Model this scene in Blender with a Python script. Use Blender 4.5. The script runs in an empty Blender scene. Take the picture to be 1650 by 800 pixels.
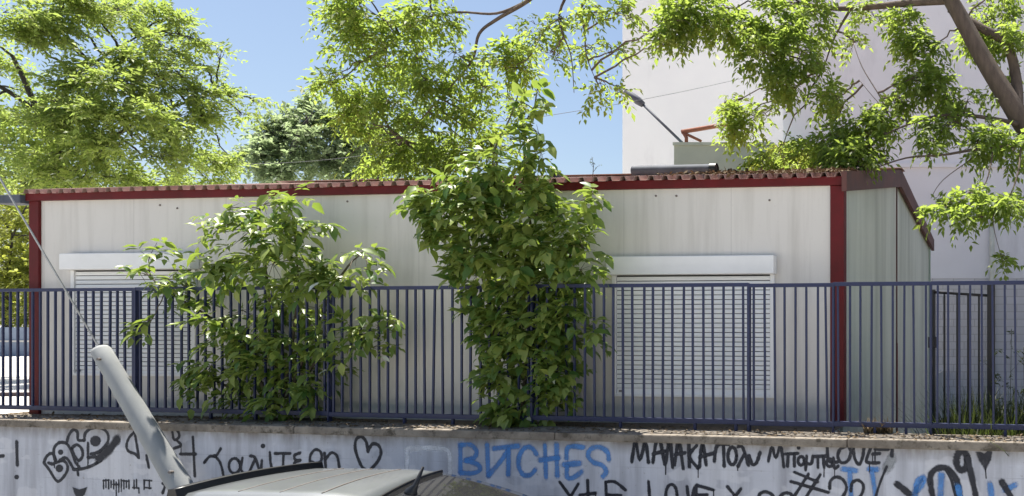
import bpy, bmesh, math, random
import numpy as np
from mathutils import Vector, Matrix
R = math.radians
rnd = random.Random(7)
rng = np.random.default_rng(11)
sc = bpy.context.scene
col = sc.collection

# ------------------------------------------------------------------ camera, sky, sun, exposure
F, CX, CY, H = 1400.0, 1500.0, 517.0, 2.8      # focal length and principal point of the 1650 x 800 photo, eye height
cam_d = bpy.data.cameras.new('camera'); cam = bpy.data.objects.new('camera', cam_d); col.objects.link(cam)
cam.location = (0, 0, H); cam.rotation_euler = (R(90), 0, 0)
cam_d.sensor_width = 36; cam_d.lens = F / 1650 * 36
cam_d.shift_x = -(CX - 825) / 1650; cam_d.shift_y = (CY - 400) / 1650
cam_d.clip_start = 0.05; cam_d.clip_end = 3000
sc.camera = cam
SUN_EL, SUN_AZ = 70.0, -48.0                    # azimuth from +Y, positive to the right
w = bpy.data.worlds.new('World'); sc.world = w; w.use_nodes = True
nt = w.node_tree; bg = nt.nodes['Background']
sky = nt.nodes.new('ShaderNodeTexSky'); sky.sky_type = 'NISHITA'; sky.sun_disc = False
sky.sun_elevation = R(SUN_EL); sky.sun_rotation = R(SUN_AZ); sky.air_density = 1.0; sky.dust_density = 1.6; sky.ozone_density = 1.6
nt.links.new(sky.outputs[0], bg.inputs[0]); bg.inputs[1].default_value = 0.062
sd = bpy.data.lights.new('sun', 'SUN'); sd.energy = 4.9; sd.angle = R(0.55); sd.color = (1, .95, .86)
sun = bpy.data.objects.new('sun', sd); col.objects.link(sun)
to_sun = Vector((math.sin(R(SUN_AZ)) * math.cos(R(SUN_EL)), math.cos(R(SUN_AZ)) * math.cos(R(SUN_EL)), math.sin(R(SUN_EL))))
sun.rotation_euler = to_sun.to_track_quat('Z', 'Y').to_euler(); sun.location = (0, 0, 30)
vs = sc.view_settings; vs.view_transform = 'Standard'; vs.look = 'None'; vs.gamma = 1; vs.use_curve_mapping = False
vs.exposure = 1.25
sc.cycles.max_bounces = 7; sc.cycles.diffuse_bounces = 3; sc.cycles.transmission_bounces = 4; sc.cycles.transparent_max_bounces = 8

# ------------------------------------------------------------------ geometry of the place
def P(px, py, D):                               # photo pixel at depth D -> world point
    return Vector(((px - CX) / F * D, D, H + (CY - py) / F * D))
FY = 9.5; F0 = (-1.067, 8.06)                   # the fence and wall line: yaw and a point on it
BY = 7.0; B0 = (-0.895, 8.7)                    # the cabin front: yaw and its right corner
ZG = 1.74                                       # yard level behind the wall
def on_line(px, yaw, p0, off):                  # photo column -> (local x, depth) on a vertical plane off metres behind the line
    t = math.tan(R(yaw)); k = (px - CX) / F
    c = p0[1] + off / math.cos(R(yaw)) + t * p0[0]
    D = c / (1 + t * k); X = k * D
    x0 = p0[0] + off * math.sin(R(yaw))
    return (X - x0) / math.cos(R(yaw)), D
def fence_xz(px, py, off=0.0):
    x, D = on_line(px, FY, F0, off); return x, H + (CY - py) / F * D
def cab_xz(px, py, off=0.0):
    x, D = on_line(px, BY, B0, off); return x, H - ZG + (CY - py) / F * D

# ------------------------------------------------------------------ helpers
def tag(o, label=None, cat=None, group=None, kind=None):
    if label: o['label'] = label
    if cat: o['category'] = cat
    if group: o['group'] = group
    if kind: o['kind'] = kind
    return o
def empty(name, loc=(0, 0, 0), rz=0.0, label=None, cat=None, group=None):
    o = bpy.data.objects.new(name, None); col.objects.link(o); o.empty_display_size = .2
    o.location = loc; o.rotation_euler = (0, 0, rz); return tag(o, label, cat, group)
class MB:
    def __init__(s): s.v = []; s.f = []; s.sm = []
    def face(s, idx, smooth=False): s.f.append(tuple(idx)); s.sm.append(smooth)
    def add(s, vs, fs, smooth=False):
        b = len(s.v); s.v += [tuple(v) for v in vs]
        for f in fs: s.face([b + i for i in f], smooth)
    def box(s, x0, x1, y0, y1, z0, z1, M=None):
        vs = [Vector((x, y, z)) for z in (z0, z1) for y in (y0, y1) for x in (x0, x1)]
        if M is not None: vs = [M @ v for v in vs]
        s.add(vs, [(0, 2, 3, 1), (4, 5, 7, 6), (0, 1, 5, 4), (2, 6, 7, 3), (0, 4, 6, 2), (1, 3, 7, 5)])
    def tube(s, pts, rad, n=8, caps=True, smooth=True):
        pts = [Vector(p) for p in pts]
        if not hasattr(rad, '__len__'): rad = [rad] * len(pts)
        b = len(s.v); up = None
        for i, p in enumerate(pts):
            d = (pts[min(i + 1, len(pts) - 1)] - pts[max(i - 1, 0)])
            if d.length < 1e-9: d = Vector((0, 0, 1))
            d.normalize()
            if up is None: up = d.orthogonal().normalized()
            up = (up - d * up.dot(d)); up = up.normalized() if up.length > 1e-6 else d.orthogonal().normalized()
            sd = d.cross(up)
            for k in range(n):
                a = 2 * math.pi * k / n
                s.v.append(tuple(p + (up * math.cos(a) + sd * math.sin(a)) * rad[i]))
        for i in range(len(pts) - 1):
            for k in range(n):
                k2 = (k + 1) % n
                s.face((b + i * n + k, b + i * n + k2, b + (i + 1) * n + k2, b + (i + 1) * n + k), smooth)
        if caps:
            s.face([b + k for k in range(n)][::-1]); e = b + (len(pts) - 1) * n
            s.face([e + k for k in range(n)])
    def prism(s, poly, axis_fn, a0, a1):        # poly: list of 2-D points; axis_fn(u, v, a) -> 3-D point
        n = len(poly); vs = [axis_fn(u, v, a) for a in (a0, a1) for u, v in poly]
        fs = [tuple(range(n))[::-1], tuple(range(n, 2 * n))] + [(i, (i + 1) % n, n + (i + 1) % n, n + i) for i in range(n)]
        s.add(vs, fs)
    def build(s, name, mat, parent=None, bevel=0):
        me = bpy.data.meshes.new(name); me.from_pydata(s.v, [], s.f)
        me.polygons.foreach_set('use_smooth', s.sm); me.update()
        bm = bmesh.new(); bm.from_mesh(me); bmesh.ops.recalc_face_normals(bm, faces=bm.faces)
        if bevel:
            bmesh.ops.bevel(bm, geom=[e for e in bm.edges if len(e.link_faces) == 2 and e.calc_face_angle(0) > .6], offset=bevel, segments=2, profile=.6, affect='EDGES', clamp_overlap=True)
        bm.to_mesh(me); bm.free()
        o = bpy.data.objects.new(name, me); col.objects.link(o)
        if mat: me.materials.append(mat)
        if parent: o.parent = parent
        return o
def box_obj(name, m, parent, *b, bevel=0):
    q = MB(); q.box(*b); return q.build(name, m, parent, bevel)

# ------------------------------------------------------------------ materials
def new_mat(name):
    m = bpy.data.materials.new(name); m.use_nodes = True
    t = m.node_tree; return m, t, t.nodes['Principled BSDF']
def N(t, typ, **kw):
    n = t.nodes.new(typ)
    for k, v in kw.items(): setattr(n, k, v)
    return n
def noise_fac(t, scale, detail=6, rough=.6, vec_scale=(1, 1, 1), lo=.35, hi=.65, coord='Object'):
    tc = N(t, 'ShaderNodeTexCoord'); mp = N(t, 'ShaderNodeMapping'); mp.inputs['Scale'].default_value = vec_scale
    nz = N(t, 'ShaderNodeTexNoise'); nz.inputs['Scale'].default_value = scale; nz.inputs['Detail'].default_value = detail; nz.inputs['Roughness'].default_value = rough
    mr = N(t, 'ShaderNodeMapRange'); mr.inputs[1].default_value = lo; mr.inputs[2].default_value = hi
    t.links.new(tc.outputs[coord], mp.inputs[0]); t.links.new(mp.outputs[0], nz.inputs[0]); t.links.new(nz.outputs[0], mr.inputs[0])
    return mr.outputs[0]
def mix(t, fac, a, b, typ='MIX'):
    m = N(t, 'ShaderNodeMix', data_type='RGBA', blend_type=typ)
    if isinstance(fac, (int, float)): m.inputs[0].default_value = fac
    else: t.links.new(fac, m.inputs[0])
    for s, c in ((6, a), (7, b)):
        if isinstance(c, (tuple, list)): m.inputs[s].default_value = (*c[:3], 1)
        else: t.links.new(c, m.inputs[s])
    return m.outputs[2]
def mul(t, a, k):
    m = N(t, 'ShaderNodeMath', operation='MULTIPLY'); t.links.new(a, m.inputs[0])
    if isinstance(k, (int, float)): m.inputs[1].default_value = k
    else: t.links.new(k, m.inputs[1])
    return m.outputs[0]
def bump(t, bs, h, strength=.3, dist=.01):
    b = N(t, 'ShaderNodeBump'); b.inputs['Strength'].default_value = strength; b.inputs['Distance'].default_value = dist
    t.links.new(h, b.inputs['Height']); t.links.new(b.outputs[0], bs.inputs['Normal'])
def mat(name, c1, c2=None, scale=6, rough=.6, vs=(1, 1, 1), spots=None, bmp=0, metallic=0, spec=.5, coat=0):
    m, t, bs = new_mat(name)
    c2 = c2 or tuple(x * .8 for x in c1)
    f = noise_fac(t, scale, vec_scale=vs)
    c = mix(t, f, c1, c2)
    if spots:                                    # (colour, scale, threshold, amount)
        g = noise_fac(t, spots[1], detail=8, rough=.7, vec_scale=spots[4] if len(spots) > 4 else (1, 1, 1), lo=spots[2], hi=spots[2] + .12)
        c = mix(t, mul(t, g, spots[3]), c, spots[0])
    t.links.new(c, bs.inputs['Base Color'])
    bs.inputs['Roughness'].default_value = rough; bs.inputs['Metallic'].default_value = metallic
    bs.inputs['Specular IOR Level'].default_value = spec; bs.inputs['Coat Weight'].default_value = coat
    if bmp: bump(t, bs, noise_fac(t, scale * 9, detail=8, lo=.2, hi=.8), bmp, .006)
    return m
def leaf_mat(name, cols, trans, tw=.55, rough=.5):
    m = bpy.data.materials.new(name); m.use_nodes = True; t = m.node_tree
    for n in list(t.nodes): t.nodes.remove(n)
    g = N(t, 'ShaderNodeNewGeometry'); cr = N(t, 'ShaderNodeValToRGB')
    el = cr.color_ramp.elements
    for i, c in enumerate(cols):
        p = i / (len(cols) - 1)
        e = el[0] if i == 0 else (el[1] if i == len(cols) - 1 else el.new(p))
        e.position = p; e.color = (*c, 1)
    t.links.new(g.outputs['Random Per Island'], cr.inputs[0])
    p = N(t, 'ShaderNodeBsdfPrincipled'); p.inputs['Roughness'].default_value = rough; p.inputs['Specular IOR Level'].default_value = .35
    t.links.new(cr.outputs[0], p.inputs['Base Color'])
    tr = N(t, 'ShaderNodeBsdfTranslucent')
    t.links.new(mix(t, .35, trans, cr.outputs[0]), tr.inputs[0])
    mx = N(t, 'ShaderNodeMixShader'); mx.inputs[0].default_value = tw
    t.links.new(p.outputs[0], mx.inputs[1]); t.links.new(tr.outputs[0], mx.inputs[2])
    o = N(t, 'ShaderNodeOutputMaterial'); t.links.new(mx.outputs[0], o.inputs[0]); return m

M = {}
M['asphalt'] = mat('worn_asphalt', (.23, .225, .21), (.18, .175, .165), 3, .9, bmp=.5)
M['concrete_pale'] = mat('pale_concrete', (.62, .60, .56), (.50, .48, .45), 1.2, .9, bmp=.3)
M['kerb'] = mat('kerb_concrete', (.45, .44, .42), (.36, .35, .33), 4, .9, bmp=.4)
M['soil'] = mat('dry_soil', (.13, .10, .065), (.075, .058, .04), 9, .95, spots=((.22, .17, .08), 30, .58, .6), bmp=1)
M['coping'] = mat('coping_concrete', (.29, .255, .21), (.16, .135, .11), 5, .95, spots=((.06, .05, .035), 11, .52, .85), bmp=.8)
M['navy'] = mat('navy_paint', (.013, .022, .080), (.011, .017, .062), 14, .5, spots=((.06, .035, .025), 40, .66, .5))
M['black_iron'] = mat('black_iron', (.012, .012, .016), (.02, .015, .014), 20, .5)
M['red'] = mat('dark_red_paint', (.135, .010, .012), (.10, .010, .010), 5, .55, spots=((.09, .03, .02), 18, .62, .4), spec=.25)
M['brown'] = mat('weathered_brown_paint', (.135, .045, .035), (.08, .034, .028), 4, .6, spots=((.05, .045, .03), 10, .55, .6))
M['roof'] = mat('dusty_red_roof_sheet', (.44, .30, .26), (.33, .20, .17), 5, .75, spots=((.10, .08, .055), 7, .56, .7))
M['white_plastic'] = mat('white_plastic', (.88, .87, .85), (.83, .82, .80), 4, .4)
M['grey_white'] = mat('shutter_slats_white', (.86, .86, .85), (.82, .82, .81), 3, .45)
M['dark'] = mat('dark_gap', (.03, .03, .03), (.02, .02, .02), 8, .8)
M['bolt'] = mat('grey_bolt', (.22, .19, .17), (.16, .13, .11), 20, .5)
M['grey_metal'] = mat('grey_metal', (.11, .12, .15), (.08, .09, .11), 8, .7, spec=.2)
M['galv'] = mat('weathered_galvanised_tube', (.34, .35, .35), (.29, .30, .30), 6, .85, vs=(1, 1, .25), spots=((.17, .13, .10), 16, .64, .5), bmp=.1)
M['wire'] = mat('steel_wire', (.42, .43, .45), (.32, .33, .35), 30, .4, metallic=.4)
M['cable'] = mat('grey_cable', (.12, .12, .13), None, 10, .6)
M['render_white'] = mat('white_render', (.88, .865, .86), (.82, .805, .81), .35, .9, spots=((.66, .64, .64), .8, .54, .5, (1, 1, .25)))
M['render_lilac'] = mat('lilac_white_render', (.82, .80, .835), (.75, .73, .765), .4, .9, spots=((.58, .56, .58), 1, .54, .5, (1, 1, .25)))
M['cream'] = mat('cream_pipe', (.75, .71, .58), None, 4, .5)
M['pale_green'] = mat('pale_green_paint', (.36, .44, .36), (.31, .385, .32), 2, .8, spots=((.25, .30, .24), 4, .6, .5))
M['rust'] = mat('rust', (.30, .11, .06), (.18, .07, .045), 12, .85, bmp=.3)
M['blue_rail'] = mat('blue_grey_barrier', (.22, .27, .36), (.17, .21, .29), 3, .6)
M['bark'] = mat('grey_brown_bark', (.15, .11, .085), (.085, .062, .05), 14, .95, vs=(1, 1, .25), bmp=1)
M['bark_dark'] = mat('dark_bark', (.055, .046, .042), (.035, .03, .028), 14, .95, vs=(1, 1, .3), bmp=.8)
M['stem'] = mat('shrub_stem', (.10, .085, .05), (.06, .05, .035), 20, .8)
M['car_white'] = mat('silver_white_car_paint', (.135, .147, .155), (.115, .125, .132), 3, .4, coat=.7)
M['car_black'] = mat('black_car_trim', (.012, .012, .014), None, 10, .4)
M['tyre'] = mat('tyre_rubber', (.02, .02, .02), None, 10, .8)
M['rim'] = mat('alloy_rim', (.45, .45, .46), None, 10, .35, metallic=.8)
M['red_lens'] = mat('red_lens', (.35, .01, .012), None, 10, .2)
M['clear_lens'] = mat('clear_lens', (.6, .62, .65), None, 10, .1)
M['plank'] = mat('dark_plank', (.05, .032, .035), None, 10, .8)
M['dry'] = mat('dry_stalks', (.30, .23, .11), (.18, .12, .06), 20, .9)
M['litter'] = mat('dead_leaf', (.16, .11, .055), (.09, .06, .03), 20, .9)
def glass_mat(name, c, rough=.08, metal=.0, spec=.8):
    m, t, bs = new_mat(name); bs.inputs['Base Color'].default_value = (*c, 1); bs.inputs['Roughness'].default_value = rough
    bs.inputs['Metallic'].default_value = metal; bs.inputs['Specular IOR Level'].default_value = spec; bs.inputs['Coat Weight'].default_value = .6
    return m
M['glass'] = glass_mat('dark_car_glass', (.02, .022, .025))
M['glass_grey'] = glass_mat('grey_tinted_glass', (.03, .03, .032), .09, .0)
# sandwich panels of the cabin: fine ribs, panel joints every 1.15 m, dirt streaks
def panel_mat(name, c1, c2, streak, amount, axis='X', joints=True):
    m, t, bs = new_mat(name)
    f = noise_fac(t, 1.1, lo=.3, hi=.7); c = mix(t, f, c1, c2)
    st = noise_fac(t, 3.5 if axis == 'X' else 1.6, detail=7, vec_scale=(1.6, 1.6, .12), lo=.48 if axis == 'X' else .42, hi=.74)
    c = mix(t, mul(t, st, amount), c, streak)
    fine = noise_fac(t, 24, detail=4, lo=.6, hi=.75); c = mix(t, mul(t, fine, .18), c, streak)
    tc = N(t, 'ShaderNodeTexCoord'); sp = N(t, 'ShaderNodeSeparateXYZ'); t.links.new(tc.outputs['Object'], sp.inputs[0])
    ax = sp.outputs[0 if axis == 'X' else 1]
    # low splash dirt near the ground
    mr = N(t, 'ShaderNodeMapRange'); mr.inputs[1].default_value = .55; mr.inputs[2].default_value = 0.0; t.links.new(sp.outputs[2], mr.inputs[0])
    c = mix(t, mul(t, mul(t, mr.outputs[0], noise_fac(t, 6, lo=.35, hi=.6)), .35), c, (.33, .29, .23))
    rib = N(t, 'ShaderNodeMath', operation='SINE'); t.links.new(mul(t, ax, 2 * math.pi / .1), rib.inputs[0])
    h = mul(t, rib.outputs[0], .12 if axis == 'X' else .0)
    if joints and axis == 'X':
        fr = N(t, 'ShaderNodeMath', operation='FRACT'); t.links.new(mul(t, ax, 1 / 1.15), fr.inputs[0])
        lt = N(t, 'ShaderNodeMath', operation='LESS_THAN'); t.links.new(fr.outputs[0], lt.inputs[0]); lt.inputs[1].default_value = .007
        c = mix(t, mul(t, lt.outputs[0], .25), c, tuple(x * .55 for x in streak))
        sb = N(t, 'ShaderNodeMath', operation='SUBTRACT'); t.links.new(h, sb.inputs[0]); t.links.new(lt.outputs[0], sb.inputs[1]); h = sb.outputs[0]
    bump(t, bs, h, .35, .006)
    t.links.new(c, bs.inputs['Base Color']); bs.inputs['Roughness'].default_value = .5; return m
M['panel'] = panel_mat('white_sandwich_panel', (.70, .665, .61), (.665, .63, .58), (.40, .37, .32), .5)
M['panel_green'] = panel_mat('algae_stained_panel', (.68, .71, .62), (.60, .64, .55), (.22, .25, .19), .55, 'Y')
# whitewashed retaining wall: vertical runs, horizontal board joints
def wall_mat():
    m, t, bs = new_mat('whitewashed_concrete')
    c = mix(t, noise_fac(t, 1.3, lo=.3, hi=.7), (.60, .615, .67), (.48, .49, .54))
    c = mix(t, mul(t, noise_fac(t, 5, detail=8, vec_scale=(1.5, 1, .12), lo=.42, hi=.7), .75), c, (.27, .27, .30))
    c = mix(t, mul(t, noise_fac(t, 3, detail=8, vec_scale=(2.2, 1, .1), lo=.55, hi=.72), .5), c, (.72, .73, .78))
    tc = N(t, 'ShaderNodeTexCoord'); sp = N(t, 'ShaderNodeSeparateXYZ'); t.links.new(tc.outputs['Object'], sp.inputs[0])
    fr = N(t, 'ShaderNodeMath', operation='FRACT'); t.links.new(mul(t, sp.outputs[2], 1 / .29), fr.inputs[0])
    lt = N(t, 'ShaderNodeMath', operation='LESS_THAN'); t.links.new(fr.outputs[0], lt.inputs[0]); lt.inputs[1].default_value = .022
    g = mul(t, lt.outputs[0], noise_fac(t, 2, lo=.42, hi=.6))
    c = mix(t, mul(t, g, .5), c, (.28, .28, .32))
    c = mix(t, mul(t, noise_fac(t, 1.7, detail=3, vec_scale=(1, 1, 1.6), lo=.56, hi=.585), .45), c, (.66, .66, .69))
    c = mix(t, mul(t, noise_fac(t, 26, detail=6, lo=.66, hi=.70), .6), c, (.26, .24, .22))
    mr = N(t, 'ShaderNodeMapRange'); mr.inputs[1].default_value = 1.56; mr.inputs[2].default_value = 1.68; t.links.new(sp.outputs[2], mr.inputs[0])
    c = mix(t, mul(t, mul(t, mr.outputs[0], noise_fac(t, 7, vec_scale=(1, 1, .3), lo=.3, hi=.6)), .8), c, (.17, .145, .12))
    t.links.new(c, bs.inputs['Base Color']); bs.inputs['Roughness'].default_value = .9
    bump(t, bs, noise_fac(t, 30, detail=8, lo=.2, hi=.8), .35, .006); return m
M['wall'] = wall_mat()
def brick_mat():
    m, t, bs = new_mat('whitewashed_blocks')
    tc = N(t, 'ShaderNodeTexCoord'); mp = N(t, 'ShaderNodeMapping'); mp.inputs['Rotation'].default_value = (R(90), 0, 0)
    br = N(t, 'ShaderNodeTexBrick'); br.inputs['Scale'].default_value = 1; br.inputs['Brick Width'].default_value = .45; br.inputs['Row Height'].default_value = .16; br.inputs['Mortar Size'].default_value = .008
    br.inputs['Color1'].default_value = (.62, .60, .62, 1); br.inputs['Color2'].default_value = (.56, .54, .56, 1); br.inputs['Mortar'].default_value = (.42, .40, .40, 1)
    t.links.new(tc.outputs['Object'], mp.inputs[0]); t.links.new(mp.outputs[0], br.inputs[0])
    c = mix(t, mul(t, noise_fac(t, 2, lo=.45, hi=.7), .3), br.outputs[0], (.45, .44, .42))
    t.links.new(c, bs.inputs['Base Color']); bs.inputs['Roughness'].default_value = .9; return m
M['blocks'] = brick_mat()
def spray_mat(name, c, soft):                    # sprayed paint: thin and speckled at the rim of each line
    m, t, bs = new_mat(name); bs.inputs['Roughness'].default_value = .7
    t.links.new(mix(t, noise_fac(t, 12, lo=.3, hi=.7), c, tuple(x * 1.5 + .01 for x in c)), bs.inputs['Base Color'])
    at = N(t, 'ShaderNodeAttribute', attribute_name='rim'); nz = noise_fac(t, 90, detail=5, lo=.25, hi=.75)
    ad = N(t, 'ShaderNodeMath', operation='ADD'); t.links.new(at.outputs['Fac'], ad.inputs[0]); t.links.new(mul(t, nz, .5), ad.inputs[1])
    mr = N(t, 'ShaderNodeMapRange'); mr.inputs[1].default_value = .35; mr.inputs[2].default_value = .35 + soft; t.links.new(ad.outputs[0], mr.inputs[0])
    t.links.new(mul(t, mr.outputs[0], noise_fac(t, 7, lo=-.25, hi=.5)), bs.inputs['Alpha']); return m
M['spray_black'] = spray_mat('black_spray', (.012, .013, .02), .7)
M['spray_blue'] = spray_mat('blue_spray', (.05, .20, .50), 1.3)
M['spray_white'] = spray_mat('white_spray', (.66, .665, .69), 1.3)
M['spray_grey'] = spray_mat('grey_spray', (.22, .23, .24), 1.2)

M['leaf_left'] = leaf_mat('yellow_green_leaf', [(.08, .13, .035), (.15, .20, .05), (.23, .25, .07)], (.54, .70, .14), .52)
M['leaf_big'] = leaf_mat('mid_green_leaf', [(.05, .10, .03), (.085, .14, .035), (.15, .19, .045)], (.54, .70, .11), .6)
M['leaf_mid'] = leaf_mat('grey_green_leaf', [(.13, .18, .10), (.18, .235, .13), (.24, .29, .17)], (.46, .58, .28), .6)
M['leaf_shrub'] = leaf_mat('fresh_green_leaf', [(.05, .125, .03), (.105, .225, .045), (.19, .315, .075), (.29, .39, .12), (.31, .36, .09)], (.46, .62, .08), .33, .36)
M['leaf_bush'] = leaf_mat('lime_leaf', [(.07, .10, .02), (.12, .15, .03), (.18, .19, .05)], (.62, .68, .10), .55)
M['leaf_hedge'] = leaf_mat('olive_leaf', [(.03, .045, .018), (.06, .08, .025), (.10, .12, .04)], (.18, .22, .03), .4)
M['weed'] = leaf_mat('weed_blade', [(.02, .035, .01), (.04, .06, .016), (.075, .075, .03)], (.12, .17, .03), .35)

# ------------------------------------------------------------------ foliage tools
def leaves_obj(name, pos, ax, nr, ln, wr, m, parent, fine=False):
    n = len(pos)
    ax = ax / np.linalg.norm(ax, axis=1, keepdims=True)
    sd = np.cross(nr, ax); sd /= np.maximum(np.linalg.norm(sd, axis=1, keepdims=True), 1e-6)
    up = np.cross(ax, sd)
    if fine:
        tpl = np.array([(0, 0, 0), (.45, .5, .07), (1, 0, -.1), (.45, -.5, .07)]); fc = np.array([(0, 1, 2), (0, 2, 3)])
    else:
        tpl = np.array([(0, 0, 0), (.28, .46, .07), (.62, .36, .06), (1, 0, -.13), (.62, -.36, .06), (.28, -.46, .07), (.5, 0, 0)])
        fc = np.array([(0, 1, 6), (1, 2, 6), (2, 3, 6), (3, 4, 6), (4, 5, 6), (5, 0, 6)])
    k = len(tpl)
    L = ln[:, None, None]
    v = pos[:, None, :] + L * (tpl[None, :, 0, None] * ax[:, None, :] + tpl[None, :, 1, None] * wr * sd[:, None, :] + tpl[None, :, 2, None] * up[:, None, :])
    v = v.reshape(-1, 3).astype(np.float32)
    f = (fc[None] + (np.arange(n) * k)[:, None, None]).reshape(-1, 3).astype(np.int32)
    me = bpy.data.meshes.new(name); me.vertices.add(len(v)); me.vertices.foreach_set('co', v.ravel())
    me.loops.add(f.size); me.loops.foreach_set('vertex_index', f.ravel())
    me.polygons.add(len(f)); me.polygons.foreach_set('loop_start', np.arange(0, f.size, 3, dtype=np.int32)); me.polygons.foreach_set('loop_total', np.full(len(f), 3, dtype=np.int32))
    me.update(calc_edges=True); me.validate()
    o = bpy.data.objects.new(name, me); col.objects.link(o); me.materials.append(m)
    if parent: o.parent = parent
    return o
def unit(a): return a / np.maximum(np.linalg.norm(a, axis=-1, keepdims=True), 1e-9)
def sprays(tp, td, n, tl, ll, droop, jit=.25, lean=None, vary=(.65, 1.3)):
    """pinnate sprays: tp twig roots, td directions, n leaflets each, tl twig length, ll leaflet length"""
    T = len(tp); td = unit(td)
    side = unit(np.cross(td, np.array([0, 0, 1.0]) + rng.normal(0, .35, (T, 3))))
    i = np.arange(n); s = np.where(i % 2 == 0, 1.0, -1.0); s[-1] = 0
    fr = (i // 2 + .6) / ((n + 1) // 2)
    tlv = tl * rng.uniform(.7, 1.25, (T, 1, 1))
    pos = tp[:, None] + td[:, None] * (fr[None, :, None] * tlv) + np.array([0, 0, -1.0]) * (droop * tlv * fr[None, :, None] ** 2)
    ax = td[:, None] * .55 + side[:, None] * s[None, :, None] * .85 + np.array([0, 0, -1.0]) * (droop * .8) + rng.normal(0, jit, (T, n, 3))
    nr = np.cross(side, td)[:, None] + rng.normal(0, .45, (T, n, 3))
    nr[..., 2] = np.abs(nr[..., 2]) + .15
    if lean is not None: nr = nr * .6 + np.array(lean)
    ln = ll * rng.uniform(*vary, T * n) * np.repeat(rng.uniform(.75, 1.2, T), n)
    return pos.reshape(-1, 3), ax.reshape(-1, 3), nr.reshape(-1, 3), ln
def clump_twigs(c, rad, n, sub=6, tight=.3):
    c = np.array(c); rad = np.array(rad)
    d = unit(rng.normal(0, 1, (sub, 3))) * rng.uniform(.25, .85, (sub, 1))
    subs = c + d * rad
    w_ = rng.dirichlet(np.ones(sub) * 1.5); which = rng.choice(sub, n, p=w_)
    tp = subs[which] + np.clip(rng.normal(0, 1, (n, 3)), -2, 2) * rad * tight
    td = unit(tp - c) + rng.normal(0, .55, (n, 3))
    return tp, td, subs
def bez(a, b, sag, k=6, jit=.05):
    a, b = Vector(a), Vector(b); out = []
    L = (b - a).length
    for i in range(k + 1):
        t = i / k; p = a.lerp(b, t); p.z += sag * 4 * t * (1 - t) * L
        if 0 < i < k: p += Vector((rnd.gauss(0, jit), rnd.gauss(0, jit), rnd.gauss(0, jit))) * L * .35
        out.append(p)
    return out
def smooth_path(pts, k=4):
    pts = [Vector(p) for p in pts]; out = []
    for i in range(len(pts) - 1):
        p0, p1, p2, p3 = pts[max(i - 1, 0)], pts[i], pts[i + 1], pts[min(i + 2, len(pts) - 1)]
        for j in range(k):
            t = j / k
            out.append(.5 * ((2 * p1) + (p2 - p0) * t + (2 * p0 - 5 * p1 + 4 * p2 - p3) * t * t + (3 * p1 - p0 - 3 * p2 + p3) * t ** 3))
    out.append(pts[-1]); return out
def tree(name, label, cat, base, limbs, clumps, leafm, barkm, n_leaf=7, tl=.3, ll=.09, wr=.45, droop=.35, twig_r=.008, group=None, fine=True, conn_r=.02, tight=.3, sub=6, conn_sag=.06):
    root = empty(name, base, 0, label, cat, group); o0 = Vector(base)
    tr = MB(); anchors = []
    for pts, r0, r1 in limbs:
        sp = smooth_path(pts, 5); n = len(sp)
        tr.tube([p - o0 for p in sp], [r0 + (r1 - r0) * (i / (n - 1)) ** .8 for i in range(n)], 9 if r0 > .05 else 6)
        anchors += sp[2:]
    A, B, C_, D_ = [], [], [], []
    for c, rad, n in clumps:
        tp, td, subs = clump_twigs(c, rad, n, sub, tight)
        cv = Vector(c); near = min(anchors, key=lambda p: (p - cv).length + (0.25 if p.z < cv.z - 2 else 0))
        pth = bez(near, cv, conn_sag, 7, .06)
        tr.tube([p - o0 for p in pth], [conn_r * (1 - .65 * i / 7) for i in range(8)], 5)
        for s in subs:
            p2 = bez(pth[-2], s, .03, 4, .08)
            tr.tube([p - o0 for p in p2], [conn_r * .35, conn_r * .3, conn_r * .25, conn_r * .2, conn_r * .15], 4, caps=False)
        for q in rng.choice(len(tp), min(len(tp), 14), replace=False):
            s = min(subs, key=lambda s: float(np.linalg.norm(s - tp[q])))
            tr.tube([Vector(s) - o0, (Vector(s) + Vector(tp[q])) / 2 - o0 + Vector((0, 0, .03)), Vector(tp[q]) - o0], [twig_r * .8, twig_r * .6, twig_r * .4], 4, caps=False)
        a, b, c2, d = sprays(tp, td, n_leaf, tl, ll, droop)
        A.append(a); B.append(b); C_.append(c2); D_.append(d)
    tr.build('trunk', barkm, root)
    pos = np.concatenate(A) - np.array(base)
    leaves_obj('crown', pos, np.concatenate(B), np.concatenate(C_), np.concatenate(D_), wr, leafm, root, fine)
    return root
def cl(px, py, D, rpx, n, ry=None, rd=None):
    p = P(px, py, D); r = rpx * D / F; rz = (ry if ry else rpx * .75) * D / F
    return (tuple(p), (r, rd if rd else max(r * .9, .25), rz), n)

# ------------------------------------------------------------------ the setting: street, yard
q = MB(); q.add([(-700, -700, 0), (700, -700, 0), (700, 900, 0), (-700, 900, 0)], [(0, 1, 2, 3)])
tag(q.build('street', M['asphalt']), kind='structure')
q = MB(); q.box(-60, 60, -40, 2.6, 0, .12); tag(q.build('bounce_pavement', M['concrete_pale'], None), kind='structure')  # unseen pale ground on the camera side, added to bounce light onto shaded fronts
fr = Matrix.Translation((F0[0], F0[1], 0)) @ Matrix.Rotation(R(-FY), 4, 'Z')       # fence frame
fb = Matrix.Translation((B0[0], B0[1], 0)) @ Matrix.Rotation(R(-BY), 4, 'Z')       # cabin frame
ZL = .75                                        # the sunken ground between the cabin and the white building
f0, f1 = fr @ Vector((-300, -.02, 0)), fr @ Vector((.17, -.02, 0)); f2 = fr @ Vector((300, -.02, 0)); k0, k1 = fb @ Vector((-.03, 500, 0)), fb @ Vector((-300, 500, 0)); k2 = fb @ Vector((300, 500, 0)); k3 = fb @ Vector((-.03, .0, 0))
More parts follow.
